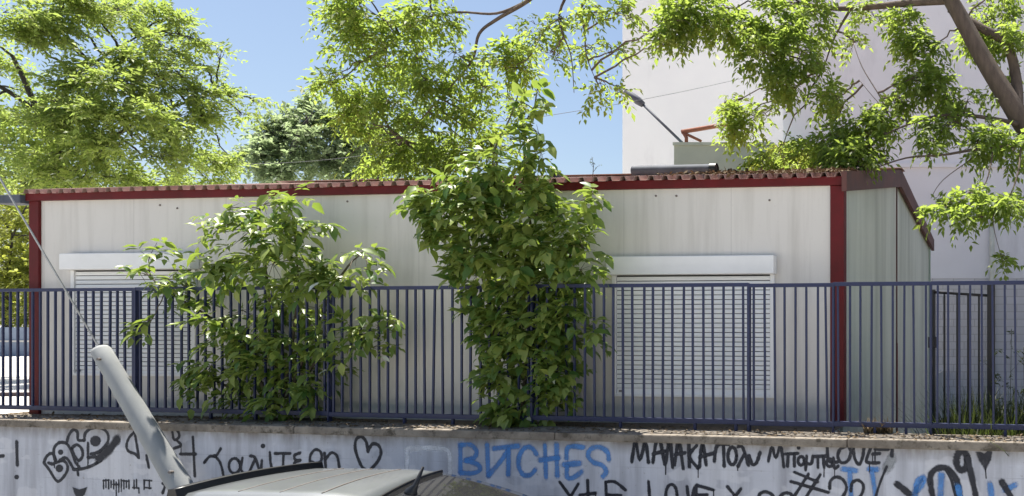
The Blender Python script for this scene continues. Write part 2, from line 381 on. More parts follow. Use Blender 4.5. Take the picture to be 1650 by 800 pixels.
q = MB(); q.add([(p.x, p.y, ZG) for p in (f0, f1, k3, k0, k1)] + [(p.x, p.y, ZL) for p in (f1, k3, k0)], [(0, 1, 2, 3, 4), (1, 5, 6, 2), (2, 6, 7, 3)])
tag(q.build('yard', M['concrete_pale']), kind='structure')
q = MB(); q.add([(p.x, p.y, ZL) for p in (f1, f2, k2, k0, k3)], [(0, 1, 2, 3, 4)])
tag(q.build('sunken_ground', M['soil']), kind='structure')
q = MB(); q.add([fr @ Vector(v) for v in ((-9.6, .06, ZG + .006), (.10, .06, ZG + .006), (.10, .9, ZG + .006), (-9.6, .9, ZG + .006))], [(0, 1, 2, 3)])
tag(q.build('soil', M['soil']), kind='structure')
q = MB(); q.box(-40, 30, -.98, -.352, 0.0, .13, fr); tag(q.build('pavement', M['kerb'], None, .015), kind='structure')

# ------------------------------------------------------------------ retaining wall with its graffiti
wall = empty('retaining_wall', (F0[0], F0[1], 0), R(-FY), 'whitewashed concrete retaining wall covered in black and blue graffiti beneath the fence', 'wall')
box_obj('wall_body', M['wall'], wall, -40, 30, -.35, -.03, 0, 1.685)
cp = MB(); xs = [-40, -12.2, -10.1, -7.6, -5.2, -2.4, .4, 3, 30]
for i in range(8):
    cp.box(xs[i] + .003, xs[i + 1] - .003, -.385 + rnd.uniform(-.006, .006), .06, 1.686, 1.762 + rnd.uniform(-.003, .003))
cp.build('coping', M['coping'], wall, .012)

WY = -.35
def stroke_obj(name, label, strokes, m, width, fills=(), dots=(), runs=.22):
    """ribbons in the wall plane, each a hair prouder than the last; 'rim' fades the paint towards each edge"""
    V, Fc, rim = [], [], []; lay = [0]
    def to(px, py): x, z = fence_xz(px, py, WY); return x, z
    def ribbon(pts, wpx):
        pl = [Vector((*to(*p), 0)) for p in pts]
        sp = smooth_path(pl, 5) if len(pl) > 2 else [pl[0].lerp(pl[1], t / 3) for t in range(4)]
        D = on_line(pts[0][0], FY, F0, WY)[1]; hw = wpx * .8 * D / F
        y = -.0012 - lay[0] * .00006; lay[0] += 1
        n = len(sp); b = len(V)
        dirs = [(sp[min(i + 1, n - 1)] - sp[max(i - 1, 0)]).normalized() for i in range(n)]
        rows = [(sp[0] - dirs[0] * hw, 0)] + [(p, 1) for p in sp] + [(sp[-1] + dirs[-1] * hw, 0)]
        dd = [dirs[0]] + dirs + [dirs[-1]]
        for i, (p, a) in enumerate(rows):
            s = Vector((-dd[i].y, dd[i].x, 0)) * (hw * rnd.uniform(.85, 1.12)) * (1 if a else .55)
            for e, r in ((-1, 0), (-.45, 1), (.45, 1), (1, 0)):
                V.append((p.x + s.x * e, WY + y, p.y + s.y * e)); rim.append(r * a)
        for i in range(len(rows) - 1):
            for k in range(3): Fc.append((b + i * 4 + k, b + i * 4 + k + 1, b + i * 4 + k + 5, b + i * 4 + k + 4))
    def fill(pts):
        y = -.0012 - lay[0] * .00006; lay[0] += 1
        pl = [to(*p) for p in pts]; cx = sum(p[0] for p in pl) / len(pl); cz = sum(p[1] for p in pl) / len(pl); b = len(V); n = len(pl)
        V.append((cx, WY + y, cz)); rim.append(1)
        for p in pl: V.append((cx + (p[0] - cx) * .8, WY + y, cz + (p[1] - cz) * .8)); rim.append(1)
        for p in pl: V.append((cx + (p[0] - cx) * 1.12, WY + y, cz + (p[1] - cz) * 1.12)); rim.append(0)
        for i in range(n):
            j = (i + 1) % n; Fc.append((b, b + 1 + i, b + 1 + j)); Fc.append((b + 1 + i, b + 1 + n + i, b + 1 + n + j, b + 1 + j))
    for s in strokes:
        wpx = width
        if isinstance(s[0], (int, float)): wpx = s[0]; s = s[1:]
        elif len(s[0]) == 3: wpx = s[0][0]; s = [s[0][1:]] + list(s[1:])   # (width, x, y) at the start of a wider line
        ribbon(s, wpx)
    for s in strokes:                            # a few runs of paint below the lines
        if runs and rnd.random() < runs:
            pt = rnd.choice([p for p in s if not isinstance(p, (int, float))]); x, y = pt[-2:]
            ribbon([(x, y + 1), (x + rnd.uniform(-.4, .4), y + rnd.uniform(6, 20))], rnd.uniform(1.3, 2.2))
    for f in fills: fill(f)
    for x, y, r in dots: fill([(x + r * math.cos(a * math.pi / 5), y + r * math.sin(a * math.pi / 5)) for a in range(10)])
    me = bpy.data.meshes.new(name); me.from_pydata(V, [], Fc); me.update()
    at = me.attributes.new('rim', 'FLOAT', 'POINT'); at.data.foreach_set('value', [float(r) for r in rim])
    o = bpy.data.objects.new(name, me); col.objects.link(o); me.materials.append(m); o.parent = wall; o['label'] = label
    return o
def ell(cx, cy, rx, ry, a0=0, a1=360, n=12):
    return [(cx + rx * math.cos(R(a0 + (a1 - a0) * i / n)), cy + ry * math.sin(R(a0 + (a1 - a0) * i / n))) for i in range(n + 1)]
G = 'graffiti'
stroke_obj(G, 'black exclamation mark sprayed at the left end', [[(27, 712), (28, 750)], [(-6, 712), (-3, 735), (-5, 772)], [(-8, 736), (6, 735)]], M['spray_black'], 5, dots=[(27, 769, 4)])
stroke_obj(G, 'black outlined bubble letter tag', [
    [(71, 745), (76, 735), (84, 731), (90, 741), (86, 748), (78, 746)], [(71, 746), (80, 758), (93, 776), (106, 764), (109, 752), (103, 743), (90, 746)],
    [(88, 741), (87, 724), (95, 714), (107, 715), (115, 727), (121, 744), (128, 753)], [(96, 742), (106, 738), (113, 746), (119, 757)],
    [(108, 713), (111, 702), (118, 693), (125, 697), (126, 709), (136, 710)], [(116, 722), (124, 717), (132, 724), (133, 736), (126, 742), (118, 730), (116, 722)],
    [(136, 710), (138, 698), (149, 690), (164, 690), (174, 700), (173, 714), (160, 728), (146, 732)], [(142, 714), (142, 738)],
    [(119, 757), (132, 756), (150, 750), (164, 741)], [(11, 158, 741), (174, 727), (190, 707)], [(125, 757), (126, 766)], [(142, 738), (154, 736)]],
    M['spray_black'], 4.4, dots=[(154, 711, 9), (98, 729, 4.5), (96, 755, 6.5)])
stroke_obj(G, 'small black stencilled word beneath the bubble tag', [[(167 + i * 8.2, 774), (167 + i * 8.2, 788)] for i in range(10) if i != 7] + [[(171 + i * 8.2, 773 + (i % 3) * 2), (171 + i * 8.2, 786)] for i in (0, 1, 2, 3, 4, 6)] +
    [[(166, 775), (176, 774)], [(182, 781), (192, 781)], [(198, 775), (208, 776)], [(214, 786), (224, 787)], [(232, 774), (245, 775)], [(234, 786), (244, 787)]], M['spray_black'], 2.4,
    fills=[[(117, 785), (128, 789), (141, 785), (137, 797), (128, 806), (121, 798)]])
stroke_obj(G, 'black looped letters either side of the leaning tube', [[(217, 696), (208, 706), (204, 718), (207, 727), (218, 732), (223, 738)], [(217, 696), (220, 714), (224, 738)], [(236, 734), (240, 754)],
    [(277, 688), (286, 694), (289, 704), (281, 709), (278, 697)], [(286, 711), (292, 718), (280, 723)], [(311, 704), (314, 768)], [(290, 732), (316, 732)], [(262, 795), (266, 783), (262, 779)]], M['spray_black'], 4)
stroke_obj(G, 'thin black handwritten Greek word', [[(329, 746), (338, 736), (348, 735), (356, 723)], [(345, 734), (355, 746), (361, 770)], ell(378, 751, 9, 12, -40, 320), [(391, 738), (388, 755), (393, 764)],
    [(403, 735), (411, 738), (418, 758)], [(402, 760), (411, 741)], [(422, 742), (421, 756)], [(435, 729), (436, 745), (439, 757)], [(443, 731), (468, 731)], [(457, 732), (456, 757)],
    [(484, 730), (475, 734), (476, 741), (484, 742)], [(484, 742), (475, 746), (477, 752), (489, 749)], [(500, 758), (500, 736), (508, 725), (517, 729), (518, 742), (510, 747), (502, 744)],
    [(523, 730), (525, 754)], [(525, 740), (534, 730), (543, 735), (547, 754)]], M['spray_black'], 4.2, dots=[(424, 719, 4)])
stroke_obj(G, 'black outlined heart', [[(594, 760), (583, 752), (573, 726), (574, 709), (582, 704), (590, 712), (593, 728)], [(593, 728), (600, 716), (610, 718), (614, 730), (608, 745), (594, 760)]], M['spray_black'], 4.6)
stroke_obj(G, 'faint white squared outline', [[(655, 770), (657, 724)], [(655, 724), (688, 722), (716, 724), (724, 732), (725, 764)]], M['spray_white'], 7)
stroke_obj(G, 'blue capital letter word', [[(8, 742, 716), (742, 762)], [(742, 718), (758, 717), (768, 727), (764, 738), (750, 742)], [(750, 742), (770, 749), (773, 758), (760, 763), (742, 762)],
    [(785, 716), (787, 768)], [(787, 767), (808, 742), (820, 724)], [(795, 723), (836, 719)], [(820, 722), (819, 766)], [(865, 733), (857, 722), (846, 722), (837, 735), (836, 752), (843, 765), (854, 766), (863, 757)],
    [(878, 717), (880, 770)], [(897, 716), (898, 768)], [(869, 742), (901, 738)], [(941, 721), (916, 721), (913, 740)], [(9, 908, 749), (935, 747)], [(914, 751), (914, 769), (924, 770), (938, 760)],
    [(981, 742), (979, 729), (966, 721), (952, 724), (948, 735), (956, 745), (970, 750), (977, 760), (971, 769)]], M['spray_blue'], 7.5)
stroke_obj(G, 'black capital Greek word under the sunlit coping', [[(1018, 745), (1024, 712), (1031, 742), (1040, 713), (1045, 746)], [(1052, 746), (1058, 710), (1064, 712), (1071, 749)], [(1052, 732), (1072, 727)], [(1073, 746), (1079, 709), (1084, 754)],
    [(1087, 750), (1094, 712), (1101, 756)], [(1088, 733), (1104, 730)], [(1110, 712), (1111, 753)], [(1123, 718), (1111, 735), (1125, 755)], [(1127, 753), (1132, 714), (1138, 750)], [(1127, 737), (1152, 730)],
    [(1151, 744), (1156, 718), (1175, 716)], [(1166, 718), (1167, 752)], ell(1180, 735, 7, 14), [(1189, 720), (1197, 722), (1206, 750)], [(1189, 752), (1199, 733)], [(1207, 734), (1212, 748), (1219, 746), (1225, 729)]], M['spray_black'], 5)
stroke_obj(G, 'smaller black Greek word beside it', [[(1238, 744), (1244, 721), (1250, 738), (1258, 720), (1263, 753)], [(1265, 732), (1286, 731)], [(1270, 733), (1269, 752)], [(1280, 732), (1280, 752)], ell(1291, 743, 5, 7),
    [(1298, 758), (1300, 735)], [(1300, 746), (1307, 748), (1310, 735)], [(1313, 736), (1332, 735)], [(1318, 737), (1318, 754)], [(1327, 737), (1328, 754)], ell(1337, 746, 5, 6), [(1343, 738), (1345, 755), (1351, 751)]], M['spray_black'], 4.4, dots=[(1287, 722, 3.2)])
stroke_obj(G, 'black word LOVE', [[(1333, 714), (1335, 742), (1350, 745)], [(1364, 719), (1354, 724), (1350, 736), (1356, 746), (1366, 743), (1371, 730), (1369, 722)], [(1375, 722), (1377, 738), (1384, 749), (1390, 737), (1392, 722)],
    [(1403, 722), (1396, 742), (1401, 746), (1417, 746)], [(1406, 732), (1418, 731)], [(1410, 724), (1432, 724)], [(1438, 719), (1437, 736)], [(3.5, 1429, 752), (1419, 776), (1411, 800)]], M['spray_black'], 4.6)
stroke_obj(G, 'grey smudge after the word LOVE', [[(1438, 738), (1428, 756)]], M['spray_grey'], 14)
stroke_obj(G, 'black hash sign with two number twos', [[(1303, 764), (1276, 806)], [(1322, 765), (1296, 806)], [(1280, 761), (1318, 777)], [(1274, 776), (1335, 794)], [(1337, 788), (1338, 776), (1347, 769), (1358, 773), (1364, 786), (1358, 800), (1340, 815)],
    [(1371, 792), (1373, 779), (1382, 774), (1391, 782), (1388, 798), (1372, 814)], [(1340, 815), (1366, 816)], [(1372, 815), (1396, 816)]], M['spray_black'], 4.4)
stroke_obj(G, 'pale blue strokes behind the twos', [[(1358, 756), (1380, 759)], [(1369, 760), (1372, 812)], [(1400, 756), (1414, 757)], [(1405, 760), (1411, 800)]], M['spray_blue'], 8)
stroke_obj(G, 'black letters Y + E and love along the frame bottom', [[(902, 777), (918, 799)], [(932, 780), (910, 816)], [(947, 774), (948, 815)], [(934, 798), (960, 795)], [(976, 777), (978, 818)], [(976, 777), (991, 777), (1008, 790)], [(980, 798), (1001, 799)], [(979, 817), (1003, 818)],
    [(1045, 776), (1050, 816), (1066, 816)], ell(1082, 798, 9, 17), [(1107, 784), (1112, 812), (1119, 786)], [(1122, 782), (1150, 790)], [(1122, 784), (1124, 815), (1145, 816)], [(1123, 798), (1140, 798)],
    [(1172, 784), (1196, 814)], [(1194, 788), (1174, 814)], [(1222, 815), (1224, 797), (1235, 793), (1246, 800), (1246, 815)], [(1256, 802), (1264, 795), (1275, 797), (1278, 812)]], M['spray_black'], 4.6)
stroke_obj(G, 'thick black arch, figure nine and filled heart', [[(9, 1445, 780), (1466, 797)], [(8, 1505, 812), (1500, 785), (1499, 768), (1507, 757), (1522, 754), (1534, 762), (1543, 780), (1547, 812)], [(4, 1524, 757), (1533, 774), (1541, 806)],
    [9] + ell(1550, 743, 9, 15), [(8, 1559, 738), (1565, 765), (1575, 812)], [(8, 1614, 776), (1632, 806)], [(2, 1588, 756), (1589, 771)]], M['spray_black'], 5,
    fills=[[(1572, 729), (1580, 728), (1586, 731), (1592, 727), (1599, 728), (1597, 741), (1588, 759), (1578, 744)]])
stroke_obj(G, 'bright blue strokes under the figure nine', [[(1474, 800), (1478, 778), (1488, 770), (1486, 780), (1476, 792)], [(1517, 764), (1515, 808)], [(1543, 784), (1549, 808)], [(1595, 780), (1598, 800)], [(1618, 790), (1636, 782)]], M['spray_blue'], 9)

# ------------------------------------------------------------------ navy railing on the wall
fence = empty('metal_fence', (F0[0], F0[1], 1.762), R(-FY), 'navy blue metal railing of thin vertical bars along the wall top', 'fence')
ZB = 1.762
def fx(px): return on_line(px, FY, F0, 0)[0]
zt, zb = H + .335 - ZB, H - .955 - ZB           # centre heights of the rails above the coping
breaks = [fx(-60), fx(220), fx(531), fx(858), fx(1207), fx(1343), fx(1500), fx(1800)]
dz = [0, .004, -.004, .003, -.005, .002, .004]
bars = []
for i in range(7):
    x0, x1 = breaks[i], breaks[i + 1]
    if i in (4, 5): pass
    q = MB(); q.box(x0 + .003, x1 - .003, -.02, .02, zt - .018 + dz[i], zt + .018 + dz[i]); q.build('top_rail', M['navy'], fence, .003)
    q = MB(); q.box(x0 + .003, x1 - .003, -.02, .02, zb - .023 + dz[i], zb + .023 + dz[i]); q.build('bottom_rail', M['navy'], fence, .003)
    n = max(1, round((x1 - x0) / .103)); st = (x1 - x0) / n
    bars += [x0 + st * (k + .5) for k in range(n)]
for i, bx in enumerate(breaks[1:-1]):
    wd = .026 if i in (0, 2, 3) else .02
    q = MB(); q.box(bx - wd / 2, bx + wd / 2, -.0235, .0235, -.002, zt + .014); q.build('post', M['navy'], fence, .003)
q = MB(); q.box(-.009, .009, -.009, .009, zb + .02, zt - .016); bar0 = q.build('bar', M['navy'], fence)
first = True
vis = [b for b in bars if fx(-8) < b < fx(1662)]
vis.sort(key=lambda b: -b)
for k, b in enumerate(vis[:100]):
    o = bar0 if first else bar0.copy()
    if not first: col.objects.link(o); o.parent = fence
    first = False
    o.location = (b + rnd.gauss(0, .004), rnd.gauss(0, .002), 0); o.rotation_euler = (0, rnd.gauss(0, .004) if rnd.random() < .85 else rnd.gauss(0, .008), 0)
q = MB()
for b in vis[100:] + [b for b in bars if b >= fx(1662)]: q.box(b - .009, b + .009, -.009, .009, zb + .02, zt - .016)
tag(q.build('bars', M['navy'], fence), kind='stuff')
f0 = None
for px in (340, 412, 652, 730, 1000, 1120, 1186, 1410, 1460, 1620):
    x = fx(px)
    if f0 is None:
        q = MB(); q.box(-.012, .012, -.012, .012, -.002, zb - .02); f0 = q.build('foot', M['navy'], fence); o = f0
    else:
        o = f0.copy(); col.objects.link(o); o.parent = fence
    o.location = (x, 0, 0)

# ------------------------------------------------------------------ the prefab cabin
cab = empty('prefab_cabin', (B0[0], B0[1], ZG), R(-BY), 'white panelled prefab cabin with dark red posts and rusty corrugated roof', 'cabin')
CL = cab_xz(55, 400)[0]; CD = 7.1; RY = 3.4      # left end, depth, ridge position
ZE = 2.40                                        # underside of the red eaves beam
RS = (3.12 - 2.52) / RY                          # roof slope
q = MB(); q.box(CL, 0, 0, .06, .0, ZE + .05); q.build('front_wall', M['panel'], cab)
q = MB(); q.prism([(.062, ZL - ZG), (CD, ZL - ZG), (CD, 2.42), (RY, 2.42 + RS * RY), (.062, 2.42 + RS * .06)], lambda u, v, a: (a, u, v), -.06, 0); q.build('end_wall', M['panel_green'], cab)
q = MB(); q.prism([(.062, 0), (CD, 0), (CD, 2.42), (RY, 2.42 + RS * RY), (.062, 2.42 + RS * .06)], lambda u, v, a: (a, u, v), CL, CL + .06); q.build('end_wall', M['panel'], cab)
q = MB(); q.box(CL + .062, -.062, CD - .06, CD, 0, 2.4); q.build('back_wall', M['panel'], cab)
# red frame
pw = .11
q = MB(); q.box(-pw, .03, -.03, .10, -.0, ZE + .01); q.build('corner_post', M['red'], cab, .006)
q = MB(); q.box(CL - .03, CL + .095, -.03, .10, 0, ZE + .01); q.build('corner_post', M['red'], cab, .006)
q = MB(); q.box(CL - .05, .033, -.05, .06, ZE + .012, ZE + .10); q.build('eaves_beam', M['red'], cab, .005)
q = MB(); q.box(.002, .012, RY - .035, RY + .035, ZL - ZG + .01, 2.42 + RS * RY - .03); sm = q.build('joint_cover', M['brown'], cab); sm['label'] = 'narrow joint strip up the middle of the end wall'
q = MB(); q.box(.002, .022, CD - .08, CD + .02, ZL - ZG + .01, 2.42); q.build('corner_post', M['pale_green'], cab)
q = MB(); q.box(.0125, .016, RY - .038, RY + .038, ZL - ZG + .02, .75); q.build('joint_cover', M['red'], cab)
# corrugated roof: trapezoid ribs running up the slope
def corr(x0, x1, per=.15, amp=.045):
    out = []; x = x0
    while x < x1:
        for dx, z in ((0, 0), (.078, 0), (.092, amp), (.136, amp)):
            if x + dx <= x1: out.append((x + dx, z))
        x += per
    return out
prof = corr(CL - .10, .10)
q = MB(); n = len(prof)
rows = []
for y, zb_, in ((-.09, 0), (RY * .33, .004), (RY * .66, -.004), (RY, 0), (CD + .12, 0)):
    base = ZE + .105 + RS * min(y, RY) if y <= RY else ZE + .105 + RS * RY - RS * RY / (CD - RY) * (y - RY) + .0
    rows.append([(x, y, base + z + zb_ + .004 * math.sin(x * 2.3)) for x, z in prof])
for r in rows: q.v += r
for j in range(4):
    for i in range(n - 1): q.face((j * n + i, j * n + i + 1, (j + 1) * n + i + 1, (j + 1) * n + i))
rf = q.build('roof', M['roof'], cab)
sol = rf.modifiers.new('thickness', 'SOLIDIFY'); sol.thickness = .003
q = MB(); q.box(CL - .1, .1, RY - .14, RY + .14, 0, .012, Matrix.Translation((0, 0, ZE + .15 + RS * RY))); q.build('ridge_cap', M['roof'], cab, .004)
RB = RS * RY / (CD - RY)
q = MB(); q.prism([(-.10, ZE - .06), (-.10, ZE + .14), (RY, ZE + .14 + RS * (RY + .1)), (RY, ZE - .10 + RS * (RY + .1))], lambda u, v, a: (a, u, v), .024, .075)
q.prism([(RY + .002, ZE - .10 + RS * (RY + .1)), (RY + .002, ZE + .14 + RS * (RY + .1)), (CD + .14, ZE + .14 + RS * (RY + .1) - RB * (CD + .14 - RY)), (CD + .14, ZE - .06 + RS * (RY + .1) - RB * (CD + .14 - RY))], lambda u, v, a: (a, u, v), .024, .075)
q.build('verge_board', M['brown'], cab)
# gutter stub at the far left
q = MB(); q.box(CL - .42, CL - .055, -.10, .10, ZE - .02, ZE + .075); q.build('gutter_end', M['grey_metal'], cab, .01)
# bolts in the front wall
b0 = None
for px, py in ((258, 331), (286, 336), (560, 325), (1057, 316), (1090, 316), (1240, 323)):
    x, z = cab_xz(px, py)
    if b0 is None:
        q = MB(); q.tube([(0, .002, 0), (0, -.006, 0), (0, -.011, 0)], [.011, .011, .006], 10); b0 = q.build('bolt', M['bolt'], cab); o = b0
    else: o = b0.copy(); col.objects.link(o); o.parent = cab
    o.location = (x, 0, z)
# windows with closed roller shutters
def window(bx0, by0, bx1, by1, sx0, sx1, sy1, label):
    x0, z1 = cab_xz(bx0, by0); _, z0 = cab_xz(bx0, by1); x1 = cab_xz(bx1, by0)[0]
    s0 = cab_xz(sx0, 500)[0]; s1 = cab_xz(sx1, 500)[0]; zbm = cab_xz((sx0 + sx1) / 2, sy1)[1]
    q = MB(); fw = .045
    q.box(s0, s0 + fw, -.03, -.001, zbm, z0 - .002); q.box(s1 - fw, s1, -.03, -.001, zbm, z0 - .002); q.box(s0 + fw + .001, s1 - fw - .001, -.03, -.001, zbm, zbm + .03)
    wn = q.build('window', M['white_plastic'], cab, .004); wn['label'] = label
    q = MB(); q.box(x0, x1, -.115, -.001, z0, z1); q.build('shutter_box', M['white_plastic'], wn, .012)
    q = MB(); q.box(s0 + fw + .001, s1 - fw - .001, -.006, -.001, zbm + .031, z0 - .003); q.build('reveal', M['dark'], wn)
    pr = [(-.004, z0 - .012)]; z = z0 - .018; pit = .048
    while z - pit > zbm + .034:
        pr += [(-.0057, z), (-.0135, z - .0015), (-.018, z - pit * .5), (-.015, z - pit + .008), (-.0057, z - pit + .0066)]; z -= pit
    pr.append((-.012, zbm + .029)); q = MB(); n = len(pr)
    for x in (s0 + fw + .004, s1 - fw - .004): q.v += [(x, y, zz) for y, zz in pr]
    for i in range(n - 1): q.face((i, i + 1, n + i + 1, n + i), False)
    q.build('shutter', M['grey_white'], wn)
    q = MB(); q.box(s0 + fw + .03, s0 + fw + .07, -.028, -.017, zbm + .045, zbm + .065); q.build('shutter_lock', M['bolt'], wn)
window(985, 415, 1252, 444, 988, 1249, 640, 'wide window with closed white roller shutter')
window(113, 410, 322, 436, 118, 318, 606, 'left window with closed shutter behind the shrub')

# things lying on the roof
def roof_z(y): return ZG + ZE + .14 + RS * y
fb = Matrix.Translation((B0[0], B0[1], 0)) @ Matrix.Rotation(R(-BY), 4, 'Z')
xa = on_line(1020, BY, B0, 3.05)[0]; xb = on_line(1153, BY, B0, 3.05)[0]
pb = fb @ Vector(((xa + xb) / 2, 3.05, roof_z(3.05) + .075))
pp = empty('roof_pipe', pb, R(-BY), 'grey pipe with an open dark end lying on the cabin roof', 'pipe'); hl = (xb - xa) / 2
q = MB(); q.tube([(-hl, 0, 0), (hl, 0, 0)], .075, 20, caps=False); q.tube([(hl, 0, 0), (-hl, 0, 0)], .066, 20, caps=False)
q.build('pipe_shell', M['grey_metal'], pp)
q = MB(); q.tube([(hl - .07, 0, 0), (hl + .02, 0, 0)], .086, 20, caps=False); q.tube([(hl - .04, 0, 0), (hl - .035, 0, 0)], .08, 20); q.build('pipe_socket', M['car_black'], pp)
vb = fb @ Vector((on_line(895, BY, B0, 2.6)[0], 2.6, roof_z(2.6) - .01))
v_ = empty('roof_vent', vb, R(-BY), 'small grey vent box standing on the roof edge beside the tall shrub', 'vent')
q = MB(); q.box(-.055, -.03, -.05, .05, 0, .10); q.box(.03, .055, -.05, .05, 0, .10); q.box(-.055, .055, -.05, .05, .1005, .12); q.build('vent_hood', M['grey_metal'], v_)
q = MB(); q.box(-.029, .029, -.04, .04, 0, .09); q.build('vent_core', M['dark'], v_)
sb_ = fb @ Vector((on_line(955, BY, B0, 1.6)[0], 1.6, roof_z(1.6) - .01))
sg = empty('roof_weed', sb_, 0, 'thin bare weed sprig sprouting from the corrugated roof', 'weed')
q = MB(); q.tube([(0, 0, 0), (.01, 0, .16), (-.01, 0, .27)], [.005, .004, .002], 5); q.tube([(.005, 0, .08), (.06, 0, .15), (.09, 0, .16)], [.003, .002, .002], 4); q.tube([(.008, 0, .14), (-.04, 0, .2)], [.003, .001], 4); q.build('stem', M['stem'], sg)
tp = np.array([(.09, 0, .16), (.05, 0, .14), (-.04, 0, .2), (0, 0, .25), (-.01, 0, .2)]); a, b, c, d = sprays(tp, rng.normal(0, 1, (5, 3)), 3, .03, .035, .2); leaves_obj('leaves', a, b, c, d, .4, M['leaf_hedge'], sg)

# ------------------------------------------------------------------ iron gate behind the fence at the right
gx0, gx1 = P(1503, 500, 9.6), P(1597, 500, 9.35)
ang = math.atan2(gx1.y - gx0.y, gx1.x - gx0.x); gl = math.hypot(gx1.x - gx0.x, gx1.y - gx0.y)
gate = empty('iron_gate', (gx0.x, gx0.y, ZL), ang, 'narrow black iron gate standing between the cabin and white building', 'gate')
gt = H + (CY - 470) / F * 9.6 - ZL; g2 = H + (CY - 475) / F * 9.35 - ZL
q = MB(); q.box(-.025, .025, -.025, .025, 0, gt + .02); q.build('gate_post', M['black_iron'], gate, .003)
q = MB(); q.box(gl - .035, gl + .035, -.035, .035, 0, g2 + .12); q.build('gate_post', M['black_iron'], gate, .003)
q = MB(); q.tube([(.026, 0, gt - .01), (gl - .036, 0, g2 - .01)], .014, 8); q.build('gate_rail', M['black_iron'], gate); q = MB(); q.tube([(.026, 0, .55), (gl - .036, 0, .55)], .012, 8); q.build('gate_rail', M['black_iron'], gate)
for k in range(4):
    x = gl * (k + 1) / 5 + rnd.uniform(-.02, .02); q = MB(); q.box(x - .009, x + .009, -.009, .009, .10, gt - .02 + (g2 - gt) * x / gl); q.build('gate_bar', M['black_iron'], gate)
q = MB(); q.box(-.04, .05, -.045, .045, 1.75, 1.87); q.build('latch', M['black_iron'], gate, .006)

# ------------------------------------------------------------------ white building, green shed, lamp arm
Db = 24.0
bx0 = P(1003, 0, Db).x; bx1 = P(1262, 0, Db).x
ab = empty('white_building', (bx0, Db, ZL), 0, 'tall plain white rendered building rising behind the cabin on the right', 'building')
q = MB(); q.box(0, bx1 - bx0 + 3, 0, 10, 0, 14); q.build('wall', M['render_white'], ab)
q = MB(); q.box(-.15, bx1 - bx0 + 3.1, -.15, 10.1, 14.001, 14.3); q.build('roof', M['render_lilac'], ab)
D2 = 18.5; wx0 = P(1262, 0, D2).x - bx0
wz = H + (CY - 267) / F * D2 - ZL
q = MB(); q.box(wx0, wx0 + 14, D2 - Db, -.003, 2.95, 13); wgo = q.build('wing', M['render_lilac'], ab); wgo['label'] = 'lilac white wing standing forward of the main block'
q = MB(); q.box(wx0 + .01, wx0 + 14, D2 - Db + .004, -.003, 0, 2.948); q.build('block_base', M['blocks'], ab)
q = MB(); q.box(wx0 - .02, wx0 + 14, D2 - Db - .05, D2 - Db - .001, wz - .05, wz + .05); q.build('string_course', M['render_lilac'], ab, .01)
q = MB(); xp = P(1598, 0, D2).x - bx0; q.tube([(xp, D2 - Db - .09, .02), (xp, D2 - Db - .09, H + (CY - 355) / F * D2 - ZL)], .055, 12); q.build('downpipe', M['cream'], ab)

sx0, sx1 = P(1086, 0, 17.6).x, P(1244, 0, 17.6).x; sz = H + (CY - 230) / F * 17.6 - ZG
sh = empty('green_shed', (sx0, 17.6, ZG), 0, 'pale green flat roofed shed wall showing above the cabin roof', 'shed')
q = MB(); q.box(0, sx1 - sx0, 0, 2.6, 0, sz - .06); q.build('wall', M['pale_green'], sh)
q = MB(); q.box(-.015, sx1 - sx0 + .04, -.04, 2.64, sz - .059, sz); q.build('roof', M['pale_green'], sh)
zr = ZG + sz
pA = P(1106, 226, 17.9)
ar = empty('rusty_bracket', (pA.x, 17.9, zr), 0, 'bent rusty steel bracket on top of the pale green shed', 'bracket')
def rel(px, py, D=17.9): v = P(px, py, D); return (v.x - pA.x, v.y - 17.9, v.z - zr)
q = MB(); q.tube([rel(1175, 200), rel(1098, 213)], .045, 6); q.build('arm', M['rust'], ar)
q = MB(); q.tube([rel(1100, 212), rel(1106, 222), (0, 0, .0)], .04, 6); q.tube([rel(1103, 215), rel(1130, 228)], .03, 6); q.build('brace', M['rust'], ar)
q = MB(); q.box(-.11, .11, -.08, .08, 0, .05); q.build('base_plate', M['rust'], ar)
la = empty('lamp_arm', (pA.x, 17.75, zr), 0, 'thin grey pole with a thick head leaning left over the shed roof', 'lamp')
e1 = rel(1040, 172); e2 = rel(1012, 150)
q = MB(); q.tube([(-.02, 0, .0), e1], [.03, .026], 7); q.build('pole', M['grey_metal'], la)
q = MB(); q.tube([e1, tuple(e1[i] + (e2[i] - e1[i]) * .3 for i in range(3)), e2], [.06, .085, .06], 10); q.build('lamp_head', M['grey_metal'], la)

# ------------------------------------------------------------------ beyond the cabin on the left
rail = empty('low_barrier', (*P(-260, 0, 26).xy, ZG), 0, 'low blue grey roadside barrier beyond the bright pavement', 'barrier')
q = MB(); q.box(0, 8, 0, .18, 0, .42); q.build('barrier_base', M['blue_rail'], rail)
q = MB(); q.box(0, 8, -.04, .22, .421, .47); q.build('barrier_cap', M['concrete_pale'], rail)
q = MB(); q.box(0, 8, .02, .16, .471, .86); q.build('barrier_rail', M['blue_rail'], rail)
pk = P(18, 637, 12.2)
q = MB(); q.box(-1.0, .3, -.06, .06, 0, .05); o = q.build('plank', M['plank'], None, .01); o.location = (pk.x, pk.y, ZG + .002); o.rotation_euler = (0, 0, R(4)); tag(o, 'dark plank lying flat on the bright pavement past the cabin', 'plank')

